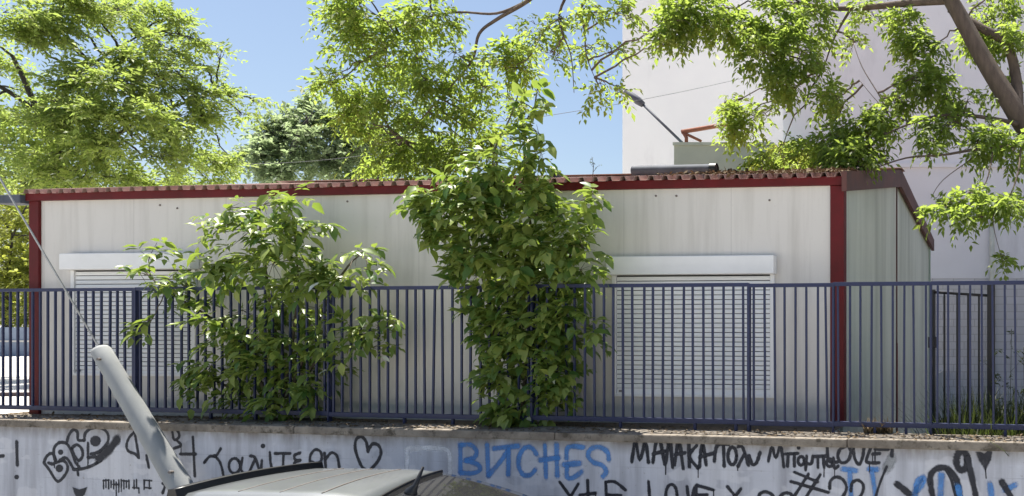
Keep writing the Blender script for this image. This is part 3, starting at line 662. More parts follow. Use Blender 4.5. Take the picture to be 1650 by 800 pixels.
# cables in the air
q = MB(); a, b = P(820, 196, 15), P(1420, 62, 23)
q.tube([a.lerp(b, t / 14) + Vector((0, 0, -.5 * 4 * (t / 14) * (1 - t / 14) * .4)) for t in range(15)], .0045, 5); o = q.build('overhead_cable', M['cable']); tag(o, 'thin grey cable crossing in front of the white building', 'cable')
q = MB(); a, b = P(300, 262, 23), P(720, 226, 23)
q.tube([a.lerp(b, t / 14) + Vector((0, 0, -.5 * 4 * (t / 14) * (1 - t / 14) * .5)) for t in range(15)], .006, 5); o = q.build('overhead_cable', M['cable']); tag(o, 'thin cable strung across the dark grey green trees', 'cable')

# ------------------------------------------------------------------ guy wire with its guard tube
g0 = fr @ Vector((fx(405) , -.62, .13))
def gp(px, py):                                  # a plane half a metre in front of the fence, leaning with the wire
    x, D = on_line(px, FY, F0, -.62); return Vector(((px - CX) / F * D, D, H + (CY - py) / F * D))
top = gp(163, 566); mid = gp(292, 786); d = (mid - top).normalized(); tz = (.13 - top.z) / d.z; bot = top + d * tz
gy = empty('guy_wire', bot, 0, 'pole guy wire with a thick pale leaning guard tube in front of the fence', 'guy wire')
L = (top - bot).length
q = MB(); n = 14
q.tube([bot.lerp(top, i / n) - bot for i in range(n + 1)] + [top - d * .03 - bot, top - d * .05 - bot], [.115 - .035 * i / n for i in range(n + 1)] + [.066, .03], 20); q.build('guard_tube', M['galv'], gy)
for px, py in ((171, 580), (285, 760)):
    c = gp(px, py) - bot; dd = Vector((.2, -1, .1)).normalized(); q = MB(); q.tube([c + dd * .06, c + dd * .115], .013, 8); q.build('bolt', M['bolt'], gy)
q = MB(); q.tube([top - bot + d * .1, top - bot - d * 9], .0085, 6); q.build('wire', M['wire'], gy)
q = MB(); q.tube([(0, 0, -.01), (0, 0, .03)], .16, 16); q.build('anchor_plate', M['kerb'], gy)

# ------------------------------------------------------------------ parked car
ZR = 1.56
car = empty('parked_car', (0, 0, 0), 0, 'silver white car with black roof trim parked against the graffiti wall', 'car')
cfar = P(620, 752, 1.24 * F / 235.0); yawc = -4.5
car.location = (cfar.x, cfar.y, 0); car.rotation_euler = (0, 0, R(yawc))
# local frame: x to the right (towards the tail), y away from the camera; roof's far edge is y = 0, centre line y = -.6
YC = -.60
def loft(st, name, m, parent, seg=14, close=True):
    """st: list of (x, y half width bottom, y half width top, z bottom, z top, corner) sections"""
    q = MB(); rows = []
    for x, wb, wt, z0, z1, cr in st:
        r = []
        pts = [(-wb, z0 + cr), (-wb + cr * .6, z0), (wb - cr * .6, z0), (wb, z0 + cr), ((wb * .6 + wt * .4) + .012, (z0 + z1) / 2 + .05), (wt, z1 - cr), (wt - cr * .35, z1 - cr * .3), (wt - cr, z1 - .002), (wt * .4, z1 + .012), (-wt * .4, z1 + .012), (-wt + cr, z1 - .002), (-wt + cr * .35, z1 - cr * .3), (-wt, z1 - cr), (-(wb * .6 + wt * .4) - .012, (z0 + z1) / 2 + .05)]
        r = [(x, YC + y, z) for y, z in pts]; rows.append(r)
    n = len(rows[0])
    for r in rows: q.v += r
    for j in range(len(rows) - 1):
        for k in range(n): q.face((j * n + k, j * n + (k + 1) % n, (j + 1) * n + (k + 1) % n, (j + 1) * n + k), True)
    q.face(range(n)); q.face(range((len(rows) - 1) * n, len(rows) * n))
    return q.build(name, m, parent)
XF, XB = -2.55, 1.55                              # nose and tail
body = loft([(XF, .62, .55, .38, .68, .08), (XF + .12, .76, .68, .26, .78, .09), (XF + .5, .83, .76, .2, .90, .09), (XF + 1.1, .84, .80, .2, .98, .08), (-.9, .84, .81, .2, 1.0, .07), (.6, .84, .81, .2, 1.02, .07), (1.2, .82, .78, .22, 1.04, .08), (XB - .08, .78, .72, .3, 1.0, .1), (XB, .68, .62, .4, .9, .1)], 'body', M['car_white'], car)
loft([(-1.62, .74, .68, .97, .99, .01), (-1.28, .76, .64, .97, 1.26, .03), (-.92, .77, .60, .97, 1.485, .05), (-.55, .77, .595, .97, ZR - .035, .06), (.1, .77, .595, .97, ZR - .03, .06), (.62, .76, .59, .97, ZR - .075, .06), (1.05, .74, .58, .97, 1.36, .05), (1.45, .72, .62, .97, 1.06, .03)], 'windows', M['glass'], car)
# roof skin: crowned panel
def roof_panel(name, m, xs, zf, y0, y1, ny=10, ribs=(), th=.03, parent=car):
    q = MB(); top = []
    for x in xs:
        for j in range(ny + 1):
            v = j / ny; y = y0 + (y1 - y0) * v
            cr = .028 * (1 - (2 * ((y - (YC - .6)) / 1.2) - 1) ** 2)
            e = abs(2 * ((y - (YC - .6)) / 1.2) - 1); drop = .05 * max(0, (e - .88) / .12) ** 2
            top.append((x(y) if callable(x) else x, y, zf(x(y) if callable(x) else x) + cr - drop))
    n = ny + 1; q.v = top + [(a, b, c - th) for a, b, c in top]; T = len(top)
    for i in range(len(xs) - 1):
        for j in range(ny):
            q.face((i * n + j, i * n + j + 1, (i + 1) * n + j + 1, (i + 1) * n + j), True); q.face((T + i * n + j, T + (i + 1) * n + j, T + (i + 1) * n + j + 1, T + i * n + j + 1), True)
    for i in range(len(xs) - 1):
        for j in (0, ny): q.face((i * n + j, (i + 1) * n + j, T + (i + 1) * n + j, T + i * n + j))
    for j in range(ny):
        for i in (0, len(xs) - 1): q.face((i * n + j, i * n + j + 1, T + i * n + j + 1, T + i * n + j))
    return q.build(name, m, parent)
def zf(x): return ZR - .012 - (.10 * max(0, -x - .35) ** 2) - .205 * max(0, x - .30) ** 1.55 - .0
lx = lambda y: -.60 - (0 - y) * .13               # slanted front edge of the roof
sx = lambda y: .50 + (0 - y) * .20                # seam before the glass tail panel
roof = roof_panel('roof', M['car_white'], [lambda y, t=t: lx(y) + (sx(y) - lx(y)) * t for t in [i / 10 for i in range(11)]], zf, -1.2, 0, 14)
for t in (.30, .52, .74):  # thin dark lines laid across the roof skin
    q = MB(); pts = []
    for j in range(13):
        y = -1.1 + .98 * j / 12; x = lx(y) + (sx(y) - lx(y)) * t; cr = .028 * (1 - (2 * ((y + 1.2) / 1.2) - 1) ** 2); pts.append((x, y, zf(x) + cr + .0005))
    q.tube(pts, .0045, 5); q.build('roof_line', M['bolt'], roof)
def strip(name, xfun, w_, h_, m, parent, y0=-1.19, y1=-.01):
    q = MB(); pts = []
    for j in range(15):
        y = y0 + (y1 - y0) * j / 14; cr = .028 * (1 - (2 * ((y + 1.2) / 1.2) - 1) ** 2); pts.append((xfun(y), y, zf(xfun(y)) + cr))
    for j in range(14):
        (ax_, ay, az), (bx_, by, bz) = pts[j], pts[j + 1]; b = len(q.v)
        q.v += [(ax_ - w_, ay, az - .02), (ax_ - w_ * .6, ay, az + h_), (ax_ + w_ * .6, ay, az + h_), (ax_ + w_, ay, az - .02)] if j == 0 else []
        q.v += [(bx_ - w_, by, bz - .02), (bx_ - w_ * .6, by, bz + h_), (bx_ + w_ * .6, by, bz + h_), (bx_ + w_, by, bz - .02)]
    for j in range(14):
        for k in range(3): q.face((j * 4 + k, j * 4 + k + 1, j * 4 + k + 5, j * 4 + k + 4), k == 1)
    q.face((0, 1, 2, 3)); q.face((56, 57, 58, 59)); return q.build(name, m, parent)
strip('roof_bar', lambda y: lx(y) + .02, .045, .05, M['car_black'], car)
strip('roof_seam', lambda y: sx(y) + .012, .016, .010, M['car_black'], car)
gl_ = roof_panel('rear_roof_glass', M['glass_grey'], [lambda y, t=t: sx(y) + .03 + (1.42 - sx(y) - .03) * t for t in [i / 9 for i in range(10)]], zf, -1.14, -.06, 12, th=.02)
for y0, y1 in ((-.058, 0), (-1.2, -1.142)):
    roof_panel('roof_frame', M['car_white'], [lambda y, t=t: sx(y) + .03 + (1.44 - sx(y) - .03) * t for t in [i / 9 for i in range(10)]], zf, y0, y1, 3, th=.03)
# aerial at the rear of the roof
ax_ = Vector((.80, -.80, zf(.80) + .03)); q = MB(); q.tube([ax_ + Vector((0, 0, -.03)), ax_ + Vector((.005, 0, .015)), ax_ + Vector((.03, .01, .05)), ax_ + Vector((.085, .02, .19))], [.052, .042, .02, .009], 10); q.build('aerial', M['car_black'], car)
# wheels, lamps, bumpers, handles, mirrors
for x in (XF + .78, XB - .72):
    for s in (-1, 1):
        y = YC + s * .76
        q = MB(); q.tube([(x, y - .1, .31), (x, y - .085, .31), (x, y + .085, .31), (x, y + .1, .31)], [.26, .31, .31, .26], 28); wh = q.build('wheel', M['tyre'], car)
        q = MB(); q.tube([(x, y + s * .101, .31), (x, y + s * .108, .31)], [.2, .17], 24); q.build('rim', M['rim'], wh)
for s in (-1, 1):
    q = MB(); q.box(XF - .005, XF + .2, YC + s * .6 - .1, YC + s * .6 + .1, .62, .74); q.build('headlight', M['clear_lens'], car, .03)
    q = MB(); q.box(XB - .16, XB + .006, YC + s * .62 - .08, YC + s * .62 + .08, .66, .93); q.build('tail_light', M['red_lens'], car, .03)
    q = MB(); q.box(-1.3, -1.12, YC + s * .9 - .08, YC + s * .9 + .08, 1.0, 1.12); q.build('mirror', M['car_white'], car, .03)
    for x in (-.35, .5):
        q = MB(); q.box(x, x + .16, YC + s * .845 - .015, YC + s * .845 + .015, .86, .89); q.build('door_handle', M['car_black'], car, .006)
q = MB(); q.box(XF - .03, XF + .1, YC - .6, YC + .6, .30, .48); q.build('bumper', M['car_black'], car, .03)
q = MB(); q.box(XB - .1, XB + .03, YC - .6, YC + .6, .36, .52); q.build('bumper', M['car_black'], car, .03)

# ------------------------------------------------------------------ trees
GZ = ZG
left_cl = []
for px, py, D, r, n in [(30, 22, 15, 46, 120), (85, 15, 15.5, 40, 100), (140, 10, 16, 34, 80), (20, 62, 15.2, 34, 70), (70, 50, 15.3, 34, 70), (185, 12, 16, 26, 50), (225, 15, 17, 26, 50), (265, 30, 17, 28, 55), (295, 55, 17, 20, 35), (310, 62, 17, 12, 12), (240, 55, 17, 20, 20),
                        (225, 95, 16, 28, 60), (270, 80, 16.5, 26, 55), (285, 115, 16.6, 24, 45), (250, 120, 16, 22, 40), (330, 108, 17.2, 16, 24), (355, 90, 17.5, 10, 9),
                        (160, 120, 15.6, 30, 70), (195, 135, 15.3, 32, 80), (130, 150, 15.6, 34, 80), (80, 165, 15.8, 34, 70), (40, 150, 17, 34, 50), (230, 150, 15.8, 30, 70), (300, 150, 16.6, 28, 60), (340, 150, 17, 22, 40), (375, 158, 17.3, 18, 24), (405, 160, 17.5, 14, 14), (390, 185, 17.5, 12, 10), (310, 185, 16.8, 24, 40), (345, 190, 17.2, 16, 18),
                        (20, 200, 16, 40, 90), (75, 205, 15.5, 36, 90), (125, 195, 15.4, 34, 90), (175, 190, 15.2, 36, 100), (225, 195, 15.4, 34, 80), (265, 210, 16.4, 28, 60), (295, 225, 16.8, 24, 45),
                        (30, 250, 16, 42, 110), (90, 250, 15.6, 40, 110), (145, 240, 15.4, 38, 100), (200, 240, 15.5, 36, 80), (245, 255, 16.2, 28, 55), (300, 265, 17, 26, 50), (340, 262, 17.6, 24, 50), (375, 270, 18, 20, 36), (335, 290, 18, 24, 40), (20, 295, 16, 44, 110), (80, 295, 15.8, 42, 110), (140, 285, 15.6, 38, 100), (190, 290, 16.2, 34, 70), (240, 292, 17, 30, 60), (285, 295, 17.4, 28, 50),
                        (0, 110, 16.5, 34, 30), (-40, 60, 15.6, 50, 80), (-40, 180, 16, 50, 80), (-40, 270, 16.5, 55, 90)]:
    left_cl.append(cl(px, py, D, r, int(n * 1.15), r * .5, r * D / F * 1.5))
lb = P(75, 517, 16.5); lb.z = GZ
tree('spreading_tree', 'sunlit yellow green feathery tree spreading behind the left end of the cabin', 'tree', lb,
     [([lb, lb + Vector((.1, 0, 1.6)), P(95, 300, 16.5), P(60, 180, 16.5), P(20, 90, 16.2)], .13, .03), ([P(95, 300, 16.5), P(170, 230, 16.5), P(260, 180, 16.8), P(350, 150, 17.2)], .06, .015), ([P(70, 210, 16.5), P(130, 120, 16.3), P(220, 60, 16.8)], .05, .015), ([P(60, 180, 16.5), P(0, 140, 16.3), P(-60, 120, 16)], .05, .03)],
     left_cl, M['leaf_left'], M['bark_dark'], n_leaf=11, tl=.36, ll=.10, wr=.42, droop=.25, conn_r=.024, sub=5, tight=.27)

big_cl = []
for px, py, D, r, n in [(545, 30, 11.2, 34, 60), (600, 20, 11, 40, 80), (570, 80, 11.5, 36, 70), (540, 125, 11.5, 24, 32), (655, 40, 11.2, 38, 75), (620, 110, 11.6, 40, 80), (700, 25, 11, 34, 60), (590, 160, 11.8, 40, 80), (650, 170, 11.6, 42, 90), (700, 130, 11.2, 38, 70),
                        (640, 225, 12, 40, 80), (700, 215, 11.6, 40, 85), (740, 165, 11.3, 36, 65), (760, 235, 11.6, 34, 60), (810, 95, 11, 36, 85), (840, 110, 11.2, 24, 45), (790, 145, 11.4, 30, 45), (690, 262, 12, 34, 60), (740, 90, 11, 30, 35), (530, 145, 11.6, 20, 22), (610, 265, 12.4, 24, 28),
                        (880, 45, 10.6, 30, 34), (905, 30, 10.6, 22, 26), (860, 60, 10.8, 24, 22), (575, 200, 12, 30, 40), (600, 235, 12.2, 30, 42), (660, 250, 12.2, 34, 50), (720, 255, 12, 34, 50), (770, 195, 11.6, 36, 55), (800, 240, 11.8, 30, 40), (590, 60, 11.3, 40, 50), (640, 75, 11.3, 36, 45), (680, 85, 11.3, 32, 35), (555, 175, 11.8, 26, 28), (820, 160, 11.5, 24, 26), (945, 75, 10.4, 26, 26), (890, 88, 10.6, 24, 22), (960, 18, 10.2, 26, 50), (1000, 22, 10.2, 20, 36), (985, 85, 10.3, 18, 18), (965, 140, 10.3, 22, 22), (1000, 145, 10.3, 14, 12),
                        (1085, 30, 9.8, 36, 90), (1075, 70, 9.9, 22, 34), (1140, 25, 10, 40, 100), (1195, 45, 10.2, 40, 100), (1250, 25, 10.2, 40, 90), (1225, 85, 10, 36, 80), (1290, 80, 10, 36, 80), (1270, 130, 10.2, 30, 65), (1310, 30, 10.4, 36, 60), (1180, 165, 11, 18, 18), (1205, 200, 11, 32, 60), (1185, 215, 11, 20, 25), (1230, 185, 11, 14, 12),
                        (1350, 160, 10.3, 32, 65), (1375, 200, 10, 34, 80), (1345, 225, 10, 34, 75), (1400, 235, 9.8, 32, 75), (1375, 255, 9.6, 34, 70), (1420, 190, 10, 26, 40), (1300, 250, 10.5, 34, 60), (1250, 255, 10.8, 34, 55), (1340, 262, 9.8, 24, 40),
                        (1465, 40, 10.5, 34, 70), (1500, 75, 10.4, 34, 75), (1480, 125, 10.2, 34, 70), (1520, 140, 10.3, 28, 55), (1450, 155, 10.1, 22, 30), (1560, 60, 10.8, 30, 50), (1600, 30, 10.8, 34, 65), (1635, 70, 10.6, 28, 60), (1625, 130, 10.8, 26, 40), (1560, 160, 10.2, 26, 40), (1530, 200, 10, 24, 36), (1490, 205, 10, 22, 26),
                        (1600, 215, 9.8, 30, 50), (1635, 240, 9.8, 28, 50), (1570, 235, 9.7, 24, 30), (1500, 240, 9.9, 16, 14), (1530, 338, 9.2, 22, 42), (1545, 355, 9.2, 17, 26), (1562, 310, 9.2, 16, 20), (1612, 325, 9.1, 24, 46), (1642, 330, 9, 20, 36), (1617, 418, 9.1, 13, 11), (1400, 20, 10.8, 34, 30), (1380, 70, 10.8, 20, 12),
                        (560, -40, 11, 50, 60), (680, -50, 11, 60, 80), (840, -50, 10.6, 60, 60), (1000, -50, 10.3, 60, 90), (1150, -60, 10, 70, 120), (1320, -60, 10.3, 70, 120), (1480, -50, 10.5, 60, 110), (1620, -40, 10.8, 50, 90)]:
    big_cl.append(cl(px, py, D, r * .95, int(n * (.5 if py < -20 else 1.2 if px < 850 else   .75 if px < 1015 else 1.45)), r * .72, max(.3, r * D / F * 1.2)))
tb = P(1790, 517, 10.2); tb.z = ZL
tree('overhanging_tree', 'big leafy tree whose thick leaning limb and drooping branches hang over the cabin roof', 'tree', tb,
     [([tb, tb + Vector((-.1, 0, 2.2)), P(1700, 290, 10.2), P(1640, 185, 10.2), P(1585, 95, 10.3), P(1532, 0, 10.4), P(1460, -110, 10.5), P(1300, -190, 10.6), P(1100, -180, 10.6), P(960, -90, 10.7), P(850, 2, 10.8)], .185, .028), ([P(880, -30, 10.8), P(850, 2, 10.8), P(800, 32, 10.9), P(772, 55, 10.9), P(762, 95, 11), P(735, 130, 11.1), P(690, 180, 11.3), P(650, 225, 11.6)], .03, .005),
      ([P(1640, 190, 10.2), P(1638, 130, 10.4), P(1622, 72, 10.5), P(1580, 45, 10.5), P(1530, 15, 10.6)], .08, .045),
      ([P(1545, 0, 10.4), P(1470, 5, 10.5), P(1400, 12, 10.6), P(1340, 14, 10.6), P(1290, 5, 10.6)], .055, .02),
      ([P(1370, 16, 10.6), P(1345, 60, 10.6), P(1328, 108, 10.6)], .02, .008),
      ([P(960, -90, 10.7), P(905, 10, 10.6), P(906, 52, 10.5), P(920, 90, 10.4), P(925, 150, 10.4)], .022, .004),
      ([P(1000, -90, 10.5), P(938, 10, 10.4), P(942, 50, 10.4), P(945, 90, 10.3), P(958, 125, 10.3)], .02, .004),
      ([P(850, 2, 10.8), P(800, 22, 10.9), P(740, 20, 11), P(690, 28, 11.1), P(650, 50, 11.2), P(622, 80, 11.3)], .02, .006),
      ([P(870, 60, 10.7), P(850, 95, 10.8), P(815, 110, 11)], .01, .004),
      ([P(1640, 200, 10.1), P(1590, 190, 10), P(1530, 185, 10), P(1480, 195, 9.9), P(1430, 215, 9.8)], .03, .008),
      ([P(1650, 235, 9.9), P(1580, 240, 9.7), P(1520, 250, 9.7), P(1460, 255, 9.7), P(1400, 275, 9.7)], .022, .006),
      ([P(1600, 245, 9.6), P(1592, 285, 9.3), P(1580, 310, 9.2)], .012, .005), ([P(1645, 240, 9.6), P(1640, 280, 9.2), P(1625, 320, 9.1), P(1600, 350, 9.1), P(1612, 410, 9.1)], .012, .003),
      ([P(1440, 205, 9.9), P(1420, 160, 10), P(1390, 110, 10.2), P(1375, 70, 10.4)], .009, .004), ([P(1470, 200, 9.9), P(1425, 175, 10), P(1385, 130, 10.2)], .008, .003), ([P(1520, 190, 10), P(1555, 205, 9.9), P(1580, 240, 9.8), P(1520, 290, 9.6), P(1500, 320, 9.5)], .009, .003)],
     big_cl, M['leaf_big'], M['bark'], n_leaf=7, tl=.20, ll=.085, wr=.42, droop=.5, conn_r=.014, twig_r=.006, sub=6, tight=.29, conn_sag=.03)

for i, (label, bp, cls, seed) in enumerate([
    ('dark grey green tree with a rounded top beyond the cabin roof', (450, 27), [(420, 235, 27, 24, 160), (445, 210, 27, 26, 190), (480, 230, 27, 34, 240), (430, 265, 27, 34, 240), (500, 195, 27.5, 24, 160), (515, 180, 28, 22, 130), (530, 205, 28, 26, 160), (470, 275, 27, 40, 240), (520, 255, 27.5, 36, 200), (405, 265, 27, 26, 150), (425, 215, 27, 20, 110), (455, 185, 27.5, 18, 90), (540, 235, 28, 34, 220), (540, 275, 28, 36, 220), (495, 178, 28, 14, 60)], 1),
    ('thin grey green tree with sky showing between its branches', (600, 29), [(570, 205, 29, 26, 110), (590, 240, 29, 30, 110), (620, 225, 29, 24, 70), (560, 265, 29, 30, 120), (650, 255, 29, 28, 70), (610, 275, 29, 30, 80), (560, 180, 29, 16, 50), (640, 280, 29, 26, 60), (690, 250, 29, 30, 60), (575, 175, 29, 24, 90), (600, 200, 29, 26, 90), (660, 215, 29, 26, 60), (575, 225, 29, 28, 100)], 2)]):
    b = P(bp[0], 517, bp[1]); b.z = GZ; D = bp[1]
    tree('background_tree', label, 'tree', b, [([b, b + Vector((0, 0, 2.5)), P(bp[0] + 10, 290, D), P(bp[0] + 30, 220, D), P(bp[0] + 50, 190, D)], .2, .04), ([P(bp[0] + 10, 290, D), P(bp[0] - 20, 250, D), P(bp[0] - 30, 225, D)], .07, .03)],
         [cl(*c[:4], int(c[4] * .7), c[3] * .85) for c in cls], M['leaf_mid'], M['bark_dark'], n_leaf=9, tl=.3, ll=.15, wr=.5, droop=.3, conn_r=.03, tight=.26, group='grey green trees beyond the roof')
b = P(1262, 517, 17.2); b.z = GZ
tree('small_tree', 'small lime green tree showing above the cabin roof beside the shed', 'tree', b, [([b, b + Vector((0, 0, 2)), P(1265, 290, 17.2), P(1275, 250, 17.2)], .06, .02)],
     [cl(1238, 262, 17, 20, 90), cl(1270, 250, 17, 26, 120), cl(1305, 262, 17.2, 24, 90), cl(1255, 280, 17, 34, 120), cl(1230, 275, 16.6, 16, 50)], M['leaf_bush'], M['bark_dark'], n_leaf=7, tl=.18, ll=.085, wr=.5, conn_r=.015)
for i, (label, px, D, cls) in enumerate([
    ('olive green roadside bush left of the cabin, the nearer one', 10, 27, [(0, 420, 27, 50, 300), (40, 380, 27, 46, 280), (20, 470, 27, 50, 320), (55, 500, 27, 40, 240), (-30, 500, 27, 60, 300), (60, 440, 27, 40, 240), (0, 350, 27.5, 50, 280), (50, 330, 27.5, 40, 200)]),
    ('taller olive bush standing behind the roadside bush', 60, 31, [(20, 340, 31, 60, 320), (70, 400, 31, 50, 280), (90, 470, 31, 50, 260), (-20, 420, 31, 60, 260), (60, 300, 31, 60, 280), (10, 520, 31, 60, 260)])]):
    b = P(px, 517, D); b.z = GZ
    tree('roadside_bush', label, 'bush', b, [([b, P(px, 470, D), P(px + 10, 380, D)], .09, .03)], [cl(*c[:4], int(c[4] * .8)) for c in cls], M['leaf_bush'], M['bark_dark'], n_leaf=8, tl=.3, ll=.13, wr=.5, conn_r=.03, group='bushes beside the far road')

# ------------------------------------------------------------------ shrubs growing between cabin and railing
def shrub(label, stems, clumps, n_leaf, tl, ll, wr, droop, basepx, dens, jit=.25):
    bx, D = on_line(basepx, FY, F0, .16); b = Vector(((basepx - CX) / F * D, D, ZG))
    root = empty('shrub', b, 0, label, 'shrub')
    def SP(px, py, off): x, D = on_line(px, FY, F0, off); return Vector(((px - CX) / F * D, D, H + (CY - py) / F * D))
    tr = MB(); anchors = []
    for st in stems:
        sp = smooth_path([SP(*s) for s in st], 4); anchors += sp
        tr.tube([p - b for p in sp], [.019 * (1 - .75 * i / len(sp)) for i in range(len(sp))], 6)
    A, B, C_, D_ = [], [], [], []
    for px, py, r, n, off in clumps:
        n = max(3, int(n * dens)); off -= .14 if py < 450 else 0
        c = SP(px, py, off); k = 9.0 / F
        tp, td, subs = clump_twigs(tuple(c), (r * k, min(.24, r * k * .8), r * k * .8), n, 5, .36)
        td = td * np.array([1, .8, .6]) + np.array([0, -.35, -.05])
        near = min(anchors, key=lambda p: (p - c).length)
        pth = bez(near, c, .05, 5, .05); tr.tube([p - b for p in pth], [.007, .006, .0055, .005, .004, .003], 5, caps=False)
        for q_ in rng.choice(len(tp), min(len(tp), 8), replace=False):
            tr.tube([pth[-1] - b, Vector(tp[q_]) - b], [.003, .0015], 4, caps=False)
        a, bb, cc, d = sprays(tp, td, n_leaf, tl, ll, droop, jit, (-.15, -.35, .65), (.5, 1.35))
        A.append(a); B.append(bb); C_.append(cc); D_.append(d)
    pos = np.concatenate(A); ax = np.concatenate(B)
    # nothing grows into the cabin front below the eaves
    bx_, by_ = B0; yl = (pos[:, 0] - bx_) * math.sin(R(BY)) + (pos[:, 1] - by_) * math.cos(R(BY))
    over = np.maximum(yl + .12, 0) * ((pos[:, 2] < ZG + ZE + .2))
    pos[:, 0] -= over * math.sin(R(BY)); pos[:, 1] -= over * math.cos(R(BY)); ax[over > 0, 1] = -np.abs(ax[over > 0, 1])
    hi = (pos[:, 2] > ZG + ZE - .15) & (yl > -.2); pos[hi, 1] -= (yl[hi] + .2)
    tr.build('stems', M['stem'], root)
    leaves_obj('leaves', pos - np.array(b), ax, np.concatenate(C_), np.concatenate(D_), wr, M['leaf_shrub'], root, False)
    return root
shrub('leafy shrub in front of the left window with wide drooping side shoots',
      [[(440, 668, .1), (445, 560, .12), (430, 450, .1), (418, 350, .08), (425, 322, .06)], [(450, 668, .12), (470, 560, .1), (480, 450, .08), (470, 340, .06)], [(445, 668, .1), (400, 580, .05), (350, 520, .03), (270, 470, .02), (225, 430, .02)], [(455, 668, .1), (520, 570, .05), (600, 535, .02), (640, 520, 0)], [(465, 640, .1), (520, 500, .1), (560, 430, .08), (590, 405, .06)], [(440, 660, .1), (360, 620, .05), (320, 600, .02)]],
      [(370, 335, 26, 20, .0), (425, 330, 30, 26, .02), (465, 340, 30, 26, .0), (355, 375, 26, 22, .02), (400, 375, 34, 40, .0), (450, 380, 36, 44, .0), (495, 370, 24, 18, .05), (385, 415, 40, 52, .0), (440, 425, 44, 60, .02), (490, 420, 34, 40, .05), (345, 430, 24, 18, .0), (515, 445, 30, 26, .08), (575, 410, 26, 18, .05), (560, 440, 28, 22, .06), (590, 435, 16, 8, .05),
       (240, 415, 30, 16, .0), (225, 440, 22, 10, -.02), (270, 450, 28, 18, .02), (300, 460, 24, 14, .04), (245, 515, 34, 13, -.05), (330, 500, 26, 16, .06), (290, 490, 22, 8, .04),
       (430, 480, 40, 44, .1), (480, 490, 40, 40, .1), (390, 500, 36, 34, .08), (360, 540, 40, 44, .03), (420, 550, 44, 60, .06), (480, 555, 40, 54, .08), (530, 545, 30, 30, .03), (570, 535, 30, 26, .0), (610, 525, 30, 24, -.02), (640, 515, 16, 8, -.03), (600, 560, 24, 16, .0),
       (340, 590, 34, 36, .03), (390, 600, 40, 52, .04), (440, 610, 42, 60, .05), (490, 605, 38, 46, .06), (530, 600, 20, 14, .05), (330, 625, 24, 18, .03), (390, 640, 34, 34, .04), (450, 645, 36, 40, .04), (500, 640, 24, 20, .05)],
      5, .13, .125, .5, .45, 445, .58)
shrub('tall dense bright green shrub climbing past the eaves in the middle',
      [[(830, 682, .05), (825, 560, .12), (815, 420, .1), (800, 320, .0), (795, 250, -.05), (822, 190, -.05), (836, 150, -.06)], [(840, 682, .08), (850, 560, .12), (860, 430, .1), (850, 320, .0), (845, 230, -.05), (858, 190, -.05), (867, 135, -.06)], [(820, 682, .05), (790, 500, .1), (760, 400, .05), (710, 340, 0), (680, 330, -.02)], [(850, 682, .1), (890, 540, .1), (915, 430, .1), (930, 360, .06), (955, 310, -.04)]],
      [(866, 150, 10, 4, -.08), (838, 165, 14, 5, -.08), (880, 175, 14, 5, -.08), (815, 195, 16, 6, -.08), (850, 190, 18, 8, -.08), (868, 215, 18, 8, -.08), (872, 245, 20, 9, -.08), (822, 225, 26, 10, -.08), (850, 262, 28, 20, -.1), (800, 262, 32, 22, -.1), (765, 270, 24, 12, -.08), (745, 290, 30, 28, -.08), (780, 300, 38, 52, -.06), (830, 300, 40, 58, -.06), (870, 300, 26, 26, -.06),
       (700, 310, 30, 30, -.05), (680, 340, 28, 24, -.03), (720, 350, 34, 42, 0), (765, 350, 40, 62, .0), (815, 350, 42, 70, .02), (860, 350, 36, 50, .02), (905, 345, 24, 18, .02), (935, 325, 22, 12, .0), (955, 312, 16, 6, -.05), (930, 360, 22, 14, .03),
       (715, 375, 22, 14, .0), (755, 400, 34, 46, .02), (805, 405, 42, 74, .05), (855, 405, 42, 74, .05), (900, 400, 34, 40, .06), (940, 400, 24, 20, .06), (935, 435, 24, 20, .07), (770, 440, 32, 42, .06), (820, 455, 42, 74, .1), (870, 455, 42, 74, .1), (915, 455, 30, 34, .1),
       (775, 490, 24, 20, .05), (815, 510, 40, 66, .06), (865, 510, 42, 74, .08), (915, 505, 34, 42, .06), (950, 525, 18, 8, .02), (790, 550, 30, 34, .04), (835, 560, 40, 66, .06), (885, 560, 40, 64, .07), (930, 550, 28, 26, .05),
       (800, 610, 30, 34, .0), (845, 615, 40, 64, .03), (890, 610, 34, 44, .05), (925, 600, 20, 12, .04), (820, 655, 28, 36, -.03), (860, 655, 32, 40, .02), (905, 645, 24, 18, .04), (815, 680, 16, 12, -.05)],
      5, .12, .125, .6, .4, 838, .72)

# ------------------------------------------------------------------ weeds, litter
def blades(name, n, xr, yr, zlen, m, parent=None, lean=.35, wd=.012):
    V, Fc = [], []
    for i in range(n):
        x = rnd.uniform(*xr); y = rnd.uniform(*yr); L = rnd.uniform(*zlen); a = rnd.uniform(0, 6.28); le = abs(rnd.gauss(0, lean)) * L; w_ = wd * rnd.uniform(.6, 1.3)
        dx, dy = math.cos(a), math.sin(a); b = len(V)
        for t, ww in ((0, 1), (.4, .9), (.75, .6), (1, .05)):
            cx_, cy_, cz_ = x + dx * le * t * t, y + dy * le * t * t, L * (t - .12 * t * t * le / max(L, .01))
            V += [(cx_ - dy * w_ * ww * .5, cy_ + dx * w_ * ww * .5, cz_), (cx_ + dy * w_ * ww * .5, cy_ - dx * w_ * ww * .5, cz_)]
        for k in range(3): Fc.append((b + k * 2, b + k * 2 + 1, b + k * 2 + 3, b + k * 2 + 2))
    me = bpy.data.meshes.new(name); me.from_pydata(V, [], Fc); me.update(); o = bpy.data.objects.new(name, me); col.objects.link(o); me.materials.append(m)
    if parent: o.parent = parent
    return o
